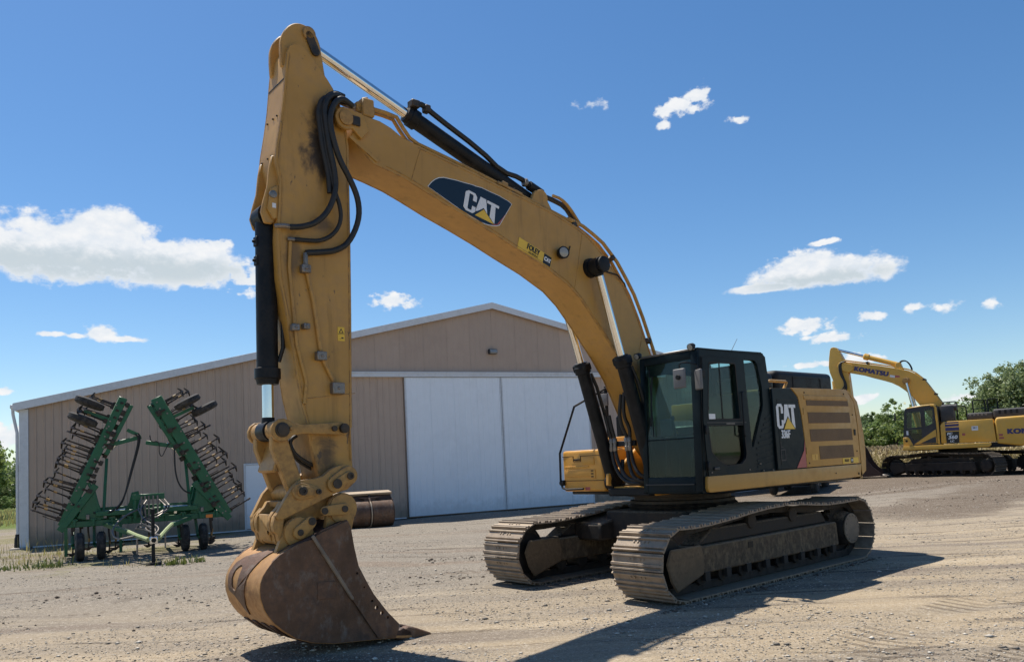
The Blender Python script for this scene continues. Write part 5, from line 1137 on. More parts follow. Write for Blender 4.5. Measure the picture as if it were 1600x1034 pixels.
# ---------------------------------------------------------------- the second excavator by the field
def build_far_excavator():
    K = empty('excavator', (19.31, 33.90, .29), 2.5216, 'golden yellow crawler excavator standing by the crop field beyond the yard', 'excavator')
    pth = circ(2.05, .46, .46, 12, PI * -.5, PI * .46) + [(1.6, .92), (1.0, .96), (.4, 1.0), (-.3, .98), (-1.0, .93), (-1.6, .92)] + circ(-2.05, .46, .46, 12, PI * .54, PI * 1.5)
    sm = shoe_mesh(10.9 / 46, .80, TRACKDARK)
    MM = dict(chain=TRACKDARK, frame=TRACKDARK, guard=TRACKDARK, cover=TRACKDARK, roller=TRACKDARK, shoe_mesh=sm)
    dims = (2.05, .46, .46, -2.08, .46, .46, .25, .96)
    rot = R(118) - 2.5216
    for sg in (1, -1): make_track(K, pth, 46, .80, sg * 1.3, sg, MM, rot=rot, dims=dims)
    MB().box(-1, 1, -.9, .9, .5, .92).build('car_body', TRACKDARK, K, .03, rot=(0, 0, rot))
    MB().cyl((0, 0, .9), (0, 0, 1.16), .75, n=32).build('swing_ring', TRACKDARK, K)
    MB().box(-2.4, 1.75, -1.40, 1.42, 1.14, 1.34).build('main_deck', BLACK, K, .02)
    MB().prism([(1.93, 1.18), (1.90, 1.26), (1.88, 1.37), (-1.36, 1.35), (-1.38, 1.26), (-1.28, 1.17)], 1.25, 1.62).build('catwalk', KYEL, K, .02, 2)
    # cab
    out = [(1.90, 1.38), (1.88, 1.75), (1.74, 2.94), (1.68, 2.99), (.62, 3.07), (.52, 3.0), (.45, 1.38)]
    w1 = [(1.66, 2.82), (1.14, 2.84), (1.11, 2.16), (1.70, 2.14)]
    w2 = [(1.70, 2.05), (1.14, 2.07), (1.16, 1.62), (1.50, 1.60)]
    w3 = [(.97, 2.86), (.67, 2.93), (.67, 2.30), (.99, 2.15)]
    cab = MB().box(.46, 1.88, .55, 1.44, 1.34, 1.44).build('cab', KDARK, K, .01)
    link('cab_side', curve_mesh('cab_side', out, [w1, w2, w3], .06, KDARK, XZ(1.42)), cab)
    link('cab_side', curve_mesh('cab_side', out, [[(1.6, 2.8), (.7, 2.88), (.7, 1.9), (1.65, 1.9)]], .06, KDARK, XZ(.58)), cab)
    for w in (w1, w2, w3): link('door_window', curve_mesh('door_window', w, (), .006, GLASS_DARK if w is w2 else GLASS, XZ(1.42)), cab)
    MB().prism([(1.66, 2.965), (.62, 3.05), (.60, 3.10), (1.0, 3.09), (1.64, 3.02)], .54, 1.46).build('cab_roof', KYEL, cab, .02)
    MB().tube([(.72, 1.46, 3.06), (.60, 1.462, 3.04), (.545, 1.465, 2.94), (.52, 1.465, 2.2), (.53, 1.465, 1.40)], .05, 8).build('cab_post', KYEL, cab)
    MB().prism([(1.48, 1.42), (.70, 1.96), (.60, 2.02), (.58, 1.42)], 1.432, 1.472).build('door_lower_panel', KYEL, cab, .01)
    MB().prism([(1.25, 1.44), (.72, 1.68), (.62, 1.72), (.62, 1.44)], 1.46, 1.476).build('panel_shadow_strip', KDARK, cab)
    MB().prism([(1.90, 1.38), (1.88, 1.74), (1.66, 1.74), (1.52, 1.42), (1.52, 1.38)], 1.452, 1.476).build('front_corner_panel', KYEL, cab, .01)
    MB().lathe((1.75, 1.472, 1.58), (0, 1, 0), [(0, .05), (.02, .05)], 12).build('lamp_hole', BLACK, cab)
    MB().box(1.66, 1.74, 1.452, 1.46, 1.84, 2.02).build('paper_label', DECAL_WHITE, cab)
    MB().tube([(1.10, 1.47, 2.62), (1.12, 1.49, 2.58), (1.12, 1.49, 2.2), (1.10, 1.47, 2.16)], .015, 6).build('grab_handle', KDARK, cab)
    MB().box(1.86, 1.88, .6, 1.40, 1.4, 1.76).build('cab_front', KYEL, cab)
    fr = MB(); fr.prism([(1.87, 1.76), (1.735, 2.94), (1.72, 2.94), (1.855, 1.76)], .62, 1.38); fr.build('windshield', GLASS, cab)
    MB().box(.46, .50, .56, 1.44, 1.4, 3.0).build('cab_back', KDARK, cab)
    MB().box(.7, 1.1, .8, 1.2, 1.44, 1.9).box(.62, .76, .82, 1.18, 1.9, 2.6).build('seat', SEAT, cab, .05, 2)
    MB().tube([(1.86, 1.3, 2.5), (2.1, 1.5, 2.55), (2.12, 1.52, 2.75)], .014, 6).box(2.10, 2.14, 1.43, 1.60, 2.50, 2.80).build('mirror', KDARK, cab)
    # behind the cab: air cleaner housing and body
    MB().box(-.10, .40, .60, 1.30, 2.30, 3.0).build('cleaner_box', KDARK, K, .06, 2)
    MB().lathe((-.2, .95, 2.92), (1, 0, 0), [(0, .14), (.55, .14), (.58, .10)], 16).build('air_pipe', KDARK, K)
    MB().prism([(.44, 1.40), (.42, 2.18), (.30, 2.32), (-1.50, 2.32), (-1.56, 1.38)], -1.40, 1.48).build('body', KYEL, K, .04, 2)
    bp = link('model_plate', curve_mesh('model_plate', [(.24, 1.40), (.24, 1.88), (-.255, 1.88), (-.235, 1.40)], (), .005, DECAL_BLACK, XZ(1.4835)), K)
    for z0, z1 in ((1.92, 2.06), (2.10, 2.20), (2.235, 2.29)):
        link('stripe', curve_mesh('stripe', [(.24, z0), (.24, z1), (-.27, z1), (-.265, z0)], (), .004, DECAL_PURPLE, XZ(1.4835)), bp)
    side_text(bp, 'PC', DECAL_WHITE, .10, 1.79, 1.488, .14, .008, 1.1, 0, .2)
    side_text(bp, '360', DECAL_WHITE, .0, 1.64, 1.488, .20, .010, 1.1, 0, .2)
    side_text(bp, 'LC', DECAL_WHITE, .03, 1.48, 1.488, .11, .006, 1.1, 0, .2)
    link('paper_label', curve_mesh('paper_label', [(-.72, 1.88), (-.72, 2.06), (-.95, 2.06), (-.95, 1.88)], (), .003, DECAL_WHITE, XZ(1.4835)), K)
    side_text(K, '3.0-1', DECAL_BLACK, -.835, 1.99, 1.486, .08, .004, .8)
    link('red_label', curve_mesh('red_label', [(-.36, 1.69), (-.36, 1.79), (-.47, 1.79), (-.47, 1.69)], (), .003, DECAL_RED, XZ(1.4835)), K)
    cw = MB(); cw.prism([(-1.58, 1.30), (-1.55, 2.20), (-1.62, 2.36), (-2.9, 2.38), (-3.25, 2.25), (-3.35, 1.7), (-3.25, 1.22), (-2.4, 1.16)], -1.46, 1.50); cw.build('counterweight', KYEL, K, .08, 3)
    side_text(K, 'KOMATSU', DECAL_PURPLE, -2.72, 1.74, 1.505, .27, .022, 1.15, R(-1), .0)
    MB().box(-1.80, -1.66, 1.50, 1.507, 1.60, 1.68).box(-1.83, -1.66, 1.50, 1.507, 1.48, 1.55).build('red_label', DECAL_RED, K)
    MB().box(-2.9, -1.50, -.2, 1.1, 2.32, 2.72).build('engine_hood', KDARK, K, .10, 3)
    MB().box(-1.5, -.56, -.1, 1.05, 2.32, 2.62).build('engine_hood', KDARK, K, .08, 3)
    for i in range(5): MB().box(-.72 - i * .14, -.64 - i * .14, 1.04, 1.056, 2.50, 2.58).build('hood_slot', STEEL, K)
    for i in range(4): MB().box(-1.78 - i * .2, -1.70 - i * .2, 1.09, 1.11, 2.50, 2.66).build('hood_slot', BLACK, K)
    for xs in ((.33, -.18), (-.78, -1.21), (-1.32, -1.67)):
        MB().tube([(xs[0], .8, 2.34), (xs[0], .8, 3.12), (xs[0] - .03, .8, 3.16), (xs[1] + .03, .8, 3.16), (xs[1], .8, 3.12), (xs[1] - .02, .8, 2.34)], .028, 6).tube([(xs[0], .8, 2.8), (xs[1], .8, 2.8)], .02, 6).build('handrail', BLACK, K)
    MB().tube([(-.2, .8, 2.95), (-.48, .8, 2.94), (-.52, .8, 2.86), (-.54, .8, 2.34)], .026, 6).build('handrail', BLACK, K)
    # boom, stick, bucket
    y = -.02
    btop = [(4.42, 5.49), (3.83, 5.34), (2.81, 5.09), (2.01, 4.86), (1.60, 4.72), (1.35, 4.56), (1.01, 4.25), (.75, 3.80), (.44, 3.22), (.05, 2.4), (-.1, 2.0)]
    bbot = [(.1, 1.7), (.5, 1.9), (1.28, 3.14), (1.55, 3.55), (1.81, 3.84), (2.05, 4.06), (2.33, 4.24), (2.7, 4.40), (3.17, 4.58), (3.55, 4.74), (4.33, 4.97), (4.52, 5.05), (4.62, 5.2), (4.58, 5.40)]
    boom = MB().prism(btop + bbot, -.27, .27).build('boom', KYEL, K, .015, 1, 30)
    side_text(boom, 'KOMATSU', DECAL_PURPLE, 3.16, 4.855, .2745, .27, .022, 1.12, R(-16.5))
    link('paper_label', curve_mesh('paper_label', [(2.38, 4.62), (2.18, 4.56), (2.20, 4.46), (2.40, 4.52)], (), .003, DECAL_WHITE, XZ(.273)), boom)
    link('red_label', curve_mesh('red_label', [(2.17, 4.58), (1.99, 4.54), (1.99, 4.46), (2.19, 4.48)], (), .003, DECAL_RED, XZ(.273)), boom)
    for yy in (-.2, -.08, .08, .2):
        MB().tube([(4.4, yy, 5.55), (3.83, yy, 5.40), (2.81, yy, 5.15), (2.1, yy, 4.95)], .025, 6).build('hydraulic_pipe', KYEL, boom)
        MB().tube([(2.0, yy, 4.92), (1.62, yy, 4.79), (1.38, yy, 4.63), (1.06, yy, 4.30), (.80, yy, 3.85), (.3, yy, 2.95)], .026, 6).build('hydraulic_pipe', DARKSTEEL if abs(yy) < .1 else KYEL, boom)
    for x, z, an in ((1.02, 4.26, .95), (3.3, 5.26, .25), (.62, 3.58, 1.1)): MB().box(-.05, .05, -.28, .28, -.02, .07).build('pipe_clamp', DARKSTEEL, boom, .008, loc=(x, 0, z), rot=(0, an, 0))
    for yy in (-.05, .04, .13):
        MB().tube([(2.0, yy, 5.10), (1.9, yy, 5.22), (1.7, yy, 5.20), (1.55, yy, 4.98), (1.5, yy, 4.76)], .028, 7, smooth_path=2).build('hydraulic_hose', HOSE, boom)
    d = Vector((4.74, 0, 6.12)) - Vector((2.02, 0, 5.05)); p = Vector((2.02, 0, 5.05))
    sc = MB().tube([p, p + d * .52], .11, 16).lathe(p + d * .52 - d.normalized() * .2, d, [(0, .12), (.02, .15), (.2, .15), (.24, .1)], 18).build('stick_cylinder', KYEL, K)
    MB().tube([p + d * .5, p + d], .06, 14).build('cylinder_rod', CHROME, sc)
    MB().prism([(2.2, 4.9), (2.1, 5.15), (1.95, 5.15), (1.85, 4.8)], -.2, .2).build('cylinder_bracket', KYEL, boom, .01)
    for sg in (1, -1):
        a = Vector((1.74, sg * .42, 4.27)); b = Vector((1.30, sg * .42, 1.55)); c = a + (b - a) * .52
        bc = MB().tube([b, c], .10, 16).build('boom_cylinder', KYEL, K)
        MB().tube([c, a], .055, 12).build('cylinder_rod', CHROME, bc)
        MB().lathe((a.x, sg * .27, a.z), (0, sg, 0), [(0, .16), (.1, .15), (.11, .11), (.24, .11)], 16).build('cylinder_pin', YEL_WORN, bc)
    sp = [(4.73, 6.19), (4.58, 6.14), (4.44, 5.85), (4.29, 5.49), (4.20, 5.2), (4.16, 4.97), (4.13, 4.5), (4.11, 4.1), (4.02, 2.2), (4.05, 1.65), (4.25, 1.65), (4.40, 2.2), (4.62, 3.3), (4.76, 4.21), (4.88, 4.7), (4.97, 5.0), (5.0, 5.25), (4.95, 5.7), (4.89, 6.04), (4.84, 6.16)]
    stick = MB().prism(sp, -.24, .24).build('stick', KYEL, K, .012)
    for sg in (1, -1):
        q = sorted((sg * .275, sg * .34)); MB().prism(hull((4.42, 5.25), .17, (4.1, 5.12), .2), *q).build('boom_nose_ear', KYEL, boom, .01)
    for k_ in range(3):
        MB().tube([(4.2, .32, 5.45), (4.5 - k_ * .03, .36, 5.4), (4.52 - k_ * .05, .36, 4.9), (4.3 - k_ * .05, .34, 4.45 - k_ * .1), (4.42, .30, 4.15 - k_ * .15), (4.7, .25, 4.1 - k_ * .3)], .03, 7, smooth_path=2).build('hydraulic_hose', HOSE, K)
    bk = MB().tube([(4.85, 0, 4.6), (4.82, 0, 3.1)], .11, 16).build('bucket_cylinder', KYEL, K)
    MB().tube([(4.82, 0, 3.1), (4.75, 0, 2.0)], .06, 12).build('cylinder_rod', CHROME, bk)
    MB().prism([(4.80, 2.08), (4.70, 2.1), (4.1, 2.05), (4.1, 1.92), (4.72, 1.92)], -.33, .33).prism([(4.84, 2.05), (4.74, 2.05), (4.5, 1.3), (4.62, 1.25)], -.2, .2).build('bucket_link', YEL_WORN, K, .015)
    back = [(4.55, 1.45), (4.85, 1.25), (5.0, .95), (5.0, .62), (4.85, .32), (4.5, .12), (4.1, .05), (3.5, .06), (2.95, .10)]
    P = np.array(back); inn = [(q[0] - .03 * (1 if i < 5 else 0), q[1] + (.04 if i > 3 else -.02)) for i, q in enumerate(back)]
    bu = MB().prism(back + inn[::-1], -.62, .62).build('bucket', RUST_DARK, K, .005, 1, 30)
    side = back + [(3.05, .22), (3.35, .48), (3.55, .76), (3.75, 1.3), (3.95, 1.6), (4.3, 1.6)]
    for yy in (-.62, .62): link('side_plate', curve_mesh('side_plate', side, (), .03, RUST_DARK, XZ(yy)), bu)
    for i in range(5): MB().prism([(3.05, .15), (2.80, .13), (2.70, .09), (2.78, .07), (3.08, .06)], -.57 + i * .285 - .06, -.57 + i * .285 + .06).build('bucket_tooth', STEEL, bu, .012)
build_far_excavator()

# ---------------------------------------------------------------- folded field cultivator
def build_cultivator():
    YAW = .4944
    D = empty('cultivator', (-9.2036, 19.4521, gz(-9.2, 19.45)), YAW, 'green folding field cultivator with raised wings in front of the shed wall', 'cultivator')
    f = MB()
    for v, z in ((0, .86), (.4, .95), (.75, .86), (1.1, .95), (1.5, .86)): f.box(-1.9, 1.9, v - .06, v + .06, z - .07, z + .07)
    for u in (-1.75, -1.15, -.4, .4, 1.15, 1.75): f.box(u - .05, u + .05, .06, 1.44, .80, .92)
    f.build('main_frame', GREEN, D, .012)
    MB().box(-1.15, 1.15, -.12, -.02, 1.02, 1.14).box(-1.1, 1.1, .4, .5, 1.10, 1.22).build('lift_tube', GREEN, D, .012)
    for u in np.linspace(-1.6, 1.6, 9): MB().box(u - .07, u + .07, -.085, .02, .935, .985).box(u - .03, u + .03, -.1, -.06, .80, .97).build('clamp_plate', GREEN, D, .008)
    MB().cyl((-1.6, .25, 1.02), (-.15, .25, 1.10), .055).cyl((1.6, .25, 1.06), (.15, .25, 1.10), .055).build('wing_cylinder', GREEN, D)
    MB().cyl((-1.0, .2, 1.10), (-.3, .2, 1.14), .035).cyl((1.0, .2, 1.12), (.3, .2, 1.14), .035).build('cylinder_rod', CHROME, D)
    for u in (-1.32, -.95, -.55, .62, 1.25, 1.62):
        MB().box(u - .04, u + .04, -.09, -.02, .96, 1.08).build('bright_bracket', CHROME if u in (.62, 1.62) else STEEL, D, .01)
    MB().box(1.34, 1.50, -.085, -.062, .80, .88).build('reflector', ORANGE, D)
    # hinge towers on both ends
    for sg in (-1, 1):
        t = MB()
        for v in (0, .75, 1.5):
            t.prism([(sg * 1.15, .90), (sg * 1.0, .95), (sg * 1.15, 1.62), (sg * 1.28, 1.62), (sg * 1.55, 1.0)], v - .04, v + .04)
            t.bar((sg * 1.0, v, .95), (sg * 1.30, v, 1.85), .07, .09, (0, 1, 0))
        t.build('hinge_tower', GREEN, D, .01)
        MB().bar((sg * .98, .1, 1.1), (sg * .90, .3, 2.42), .07, .07, (0, 1, 0)).build('wing_stop', GREEN, D, .008)
    # centre mast with valves and hoses
    m = MB(); m.box(-.36, .36, -.3, -.22, 1.36, 1.50); m.bar((-.30, -.26, .9), (-.30, -.26, 1.40), .07, .07); m.bar((.30, -.26, .9), (.30, -.26, 1.40), .07, .07); m.prism([(-.42, 1.3), (-.36, 1.55), (-.2, 1.58), (-.15, .95), (-.62, .95)], .1, .18)
    m.build('mast', GREEN, D, .01)
    for u in (-.16, -.08, .0, .1, .2): MB().cyl((u, -.34, .75 + random.uniform(0, .2)), (u, -.33, 1.45), .022).build('hydraulic_line', STEEL, D)
    for i in range(7):
        u = random.uniform(-.2, .35)
        MB().tube([(u, -.4, 1.35), (u + random.uniform(-.25, .25), -.7, 1.1), (random.uniform(-.5, .3), -1.2, .62 + random.uniform(0, .3)), (random.uniform(-.25, .25), -2.0, .75), (random.uniform(-.1, .1), -2.6, .6)], .016, 6, smooth_path=2).build('hydraulic_hose', HOSE if i % 2 else STEEL, D)
    MB().tube([(-.1, -.4, 1.2), (-.6, -.8, 1.0), (-.85, -1.3, .72), (-.75, -1.7, .52), (-.4, -2.0, .6)], .02, 6, smooth_path=2).build('hydraulic_hose', STEEL, D)
    # tongue with jack
    MB().bar((.95, -.1, .82), (.44, -1.4, .76), .10, .10).build('tongue_arm', GREEN, D, .01)
    MB().bar((-.95, -.1, .82), (-.50, -1.4, .66), .10, .10).build('tongue_arm', GREEN, D, .01)
    MB().tube([(.43, -1.42, .765), (.30, -1.8, .69), (.06, -2.6, .53)], .05, 8).build('tongue', GREEN_PALE, D)
    MB().tube([(-.49, -1.42, .665), (-.35, -1.9, .60), (-.14, -2.6, .53)], .05, 8).build('tongue', GREEN_PALE, D)
    MB().box(-.12, .04, -2.75, -2.55, .44, .60).build('hitch_block', CHROME, D, .015)
    MB().lathe((-.04, -2.752, .52), (0, -1, 0), [(0, .05), (.01, .05)], 14).build('hitch_hole', BLACK, D)
    j = MB().box(-.085, -.015, -2.72, -2.65, .04, 1.12).box(-.20, .10, -2.80, -2.57, .0, .03).cyl((-.05, -2.68, 1.12), (-.05, -2.68, 1.2), .05); j.build('parking_jack', BLACK, D, .006)
    MB().cyl((-.35, -2.3, .55), (-.35, -2.3, .22), .02).cyl((.22, -2.3, .6), (.22, -2.3, .3), .018).build('safety_chain', STEEL, D)
    # wheels under the frame
    def wheel(par, c, axis, r=.30, w=.20):
        c = Vector(c); a = Vector(axis).normalized()
        W = MB().lathe(c - a * w / 2, a, [(0, r * .62), (w * .06, r * .86), (w * .22, r * .98), (w * .5, r), (w * .78, r * .98), (w * .94, r * .86), (w, r * .62)], 26)
        for k_ in (.3, .5, .7): W.lathe(c - a * w / 2 + a * w * (k_ - .02), a, [(0, r * 1.005), (w * .04, r * 1.012), (w * .08, r * 1.005)], 26)
        W = W.build('wheel', TYRE, par)
        MB().lathe(c - a * w * .36, a, [(0, r * .58), (w * .06, r * .60), (w * .1, r * .28), (w * .66, r * .28), (w * .70, r * .60), (w * .74, r * .58)], 22).build('rim', GREEN_PALE, W)
    for u in (-1.49, -1.04, .84, 1.27):
        wheel(D, (u, -.25 if u < 0 else -.05, .335), (1, 0, 0), .335, .20)
        MB().bar((u - .15, .35, .84), (u - .15, -.2, .38), .06, .10).cyl((u - .16, -.22, .335), (u + .02, -.22, .335), .03).build('wheel_arm', GREEN, D, .008)
    # shanks
    def shank_mesh(L=.72):
        m_ = MB()
        m_.tube([(0, 0, 0), (.0, .0, .18), (.02, 0, .42), (.0, 0, L)], [.026, .026, .024, .022], 6)
        m_.box(-.012, .012, -.05, .05, .0, .10)
        return m_.data('shank', SHANK)
    def sweep_mesh(L=.72):
        m_ = MB(); m_.prism([(-.03, L - .02), (.03, L - .02), (.05, L + .03), (-.05, L + .03)], -.02, .02)
        m_.mesh([(0, .02, L + .05), (-.14, -.06, L - .03), (-.15, -.10, L - .03), (0, -.02, L + .02), (.14, -.06, L - .03), (.15, -.10, L - .03), (0, .02, L + .03), (-.14, -.06, L - .05), (.14, -.06, L - .05)], [(0, 1, 2, 3), (0, 3, 5, 4), (0, 6, 7, 1), (0, 4, 8, 6), (1, 7, 2), (4, 5, 8), (2, 7, 6, 8, 5, 3)])
        return m_.data('sweep', SHANK)
    def band_mesh(L=.72):
        return MB().tube([(.012, 0, L * .54), (.008, 0, L * .70)], .031, 8).data('spring_band', GOLD)
    SM, SW, BD = shank_mesh(), sweep_mesh(), band_mesh()
    def shank(par, M):
        s = link('shank', SM, par); s.matrix_local = M
        # sweep and band belong to the shank, one level below it
        return s
    # wings: the wing direction runs up and inwards, shanks stick out of its outer face
    for sg in (-1, 1):
        base = Vector((sg * 1.86, 0, .84)); tip = Vector((sg * .52, 0, 3.90) if sg < 0 else (.22, 0, 3.90)); d = (tip - base); L = d.length; d.normalize()
        n = Vector((sg * abs(d.z), 0, abs(d.x)))                     # outward
        W = empty('wing', (0, 0, 0)); W.parent = D
        wf = MB()
        widths = {0: .20 if sg < 0 else .27, .5: .14, 1.0: .14, 1.5: .14}
        for v, wd in widths.items():
            wf.bar(base + Vector((0, v, 0)), tip + Vector((0, v, 0)), .14 if v == 0 else .10, wd, n)
        for s_ in (.3, .7, 1.1, 1.5, 1.9, 2.3, 2.7, L - .1):
            wf.bar(base + d * s_ + Vector((0, .05, 0)), base + d * s_ + Vector((0, 1.5, 0)), .08, .08, n)
        wf.bar(base - d * .12 + Vector((0, -.07, 0)), base + d * 1.15 - n * .28 + Vector((0, -.05, 0)), .06, .16, n)
        Wf = wf.build('wing_frame', GREEN, D, .012); bpy.data.objects.remove(W)
        # inner second tube and brackets
        MB().bar(base + d * 1.9 - n * .20, tip - d * .1 - n * .24, .10, .10, n).bar(base + d * 2.05 - n * .05, base + d * 2.6 - n * .75, .07, .10, n).build('wing_brace', GREEN, Wf, .01)
        MB().cyl(base + d * 1.95 - n * .22, base + d * 2.35 - n * .34, .03).build('cylinder_rod', CHROME, Wf)
        for k_ in range(17):
            s_ = .22 + k_ * (L - .36) / 16 + random.uniform(-.04, .04)
            p = base + d * s_ - n * (.13 + random.uniform(0, .09)) + Vector((0, random.choice((-.08, -.04, .0, .3)), 0))
            MB().bar(p - d * random.uniform(.04, .08), p + d * .06, .13, random.uniform(.07, .13), n).cyl(p + Vector((0, -.06, 0)), p + Vector((0, -.15, 0)), .03, n=8).bar(p, p + n * .16 + Vector((0, -.09, 0)), .035, .05, d).build('shank_clamp', DARKSTEEL, Wf)
        for k_ in range(16):
            s_ = random.uniform(.1, L - .1); p = base + d * s_ + n * random.uniform(-.1, .1)
            MB().cyl(p + Vector((0, -.07, 0)), p + Vector((0, -.10, 0)), .022, n=6).build('bolt_head', STEEL, Wf)
        # shank stations
        idx = 0
        for row, v in enumerate((0, .5, 1.0, 1.5)):
            cnt = 8
            for k_ in range(cnt):
                s_ = .10 + row * .11 + k_ * (L - .35) / (cnt - 1) * .98 + random.uniform(-.05, .05)
                if s_ > L: continue
                yv = Vector((0, -1, 0)); lx = n.cross(yv)            # frame: local z -> n, local y -> forward (towards the camera side)
                ln = n.copy(); M = Matrix(((lx.x, yv.x, ln.x, 0), (lx.y, yv.y, ln.y, 0), (lx.z, yv.z, ln.z, 0), (0, 0, 0, 1)))
                p = base + d * s_ + n * .09 + Vector((0, v, 0))
                M.translation = p
                M = M @ Matrix.Rotation(random.uniform(-.13, .13), 4, 'X') @ Matrix.Rotation(random.uniform(-.08, .08), 4, 'Y') @ Matrix.Scale(random.uniform(.82, 1.10), 4)
                M = M @ Matrix.Rotation(PI / 2, 4, 'Z')
                s = link('shank', SMALL if (k_ * 2 + row) % 5 else BARE, Wf); s.matrix_local = M
        # gauge wheels of the wing
        for s_, off in ((L - .42, .62), (L - .85, .60)) if sg < 0 else ((L - .45, .58), (L - .80, .86)):
            wheel(Wf, base + d * s_ + n * off + Vector((0, -.12, 0)), tuple(d), .34, .19)
        MB().bar(base + d * (L - .62) + n * .1, base + d * (L - .64) + n * .66, .08, .07, (0, 1, 0)).build('wheel_arm', GREEN, Wf)
    # shanks under the centre section
    for row, v in enumerate((0, .75, 1.5)):
        for u in np.linspace(-1.65 + row * .16, 1.65 - (2 - row) * .10, 5):
            if row == 0 and abs(u) < .3: continue
            s = link('shank', SMALL, D); s.location = (u, v, .80); s.rotation_euler = (PI, 0, random.uniform(-.1, .1))
    for u, z, m_ in ((-1.78, .5, 0), (-.62, .45, 0)): MB().bar((u, -.1, .8), (u, -.05, .12), .07, .05).build('stand_leg', GREEN, D)
    # long hoses hanging from the wings
    MB().tube([(-.30, -.05, 3.02), (-.16, -.05, 3.0), (-.17, -.06, 2.75), (-.32, -.1, 2.2), (-.48, -.15, 1.6), (-.62, -.15, 1.25), (-.9, -.1, 1.05), (-1.2, -.05, 1.12)], .022, 7, smooth_path=2).tube([(-.28, -.1, 3.0), (-.19, -.1, 2.92), (-.24, -.1, 2.6), (-.40, -.12, 2.0), (-.55, -.15, 1.35), (-.7, -.1, 1.15)], .018, 7, smooth_path=2).build('hydraulic_hose', HOSE, D)
    MB().tube([(.62, -.1, 2.62), (.62, -.12, 2.1), (.68, -.12, 1.75), (.82, -.1, 1.52), (.98, -.05, 1.45)], .02, 7, smooth_path=2).tube([(.06, -.1, 2.95), (.08, -.1, 2.78), (.28, -.1, 2.8), (.26, -.1, 2.5), (.33, -.1, 2.38), (.42, -.1, 2.6), (.52, -.1, 2.75)], .012, 6, smooth_path=2).build('hydraulic_hose', HOSE, D)
    MB().bar((-.45, -.05, 3.10), (-.22, -.05, 2.98), .08, .10, (0, 1, 0)).build('hose_arm', GREEN, D)
# one shank with its sweep: a single small mesh with three materials
def shank_all(L=.66):
    m_ = MB()
    m_.tube([(0, 0, -.05), (.0, .0, .18), (.025, 0, L * .6), (.0, 0, L)], [.026, .023, .019, .017], 6)
    m_.box(-.02, .06, -.05, .05, -.02, .09)
    n0 = len(m_.bm.faces)
    m_.tube([(.024, 0, L * .58), (.018, 0, L * .71)], .028, 8)
    m_.bm.faces.ensure_lookup_table()
    n1 = len(m_.bm.faces)
    for f_ in list(m_.bm.faces)[n0:n1]: f_.material_index = 1
    m_.prism([(-.10, L - .05), (-.02, L - .04), (.10, L - .075), (.12, L - .06), (.03, L + .02), (-.03, L + .03), (-.11, L - .03)], -.025, .025)
    m_.mesh([(.02, 0, L + .03), (-.09, .13, L - .02), (-.11, .14, L - .05), (-.03, 0, L - .02), (-.09, -.13, L - .02), (-.11, -.14, L - .05)], [(0, 1, 2, 3), (0, 3, 5, 4), (0, 4, 5, 3), ])
    me = m_.data('shank', SHANK); me.materials.append(GOLD); return me
SMALL = shank_all()
def shank_bare(L=.64):
    m_ = MB(); m_.tube([(0, 0, -.05), (.0, .0, .2), (.035, 0, L * .62), (-.01, 0, L)], [.028, .026, .022, .020], 6); m_.box(-.02, .06, -.05, .05, -.02, .09)
    m_.cyl((.05, .05, .02), (.06, .05, .36), .012, n=5)
    m_.prism([(-.09, L - .05), (-.02, L - .04), (.09, L - .07), (.10, L - .05), (.02, L + .02), (-.03, L + .03), (-.10, L - .03)], -.02, .02)
    return m_.data('shank', SHANK)
BARE = shank_bare()
build_cultivator()

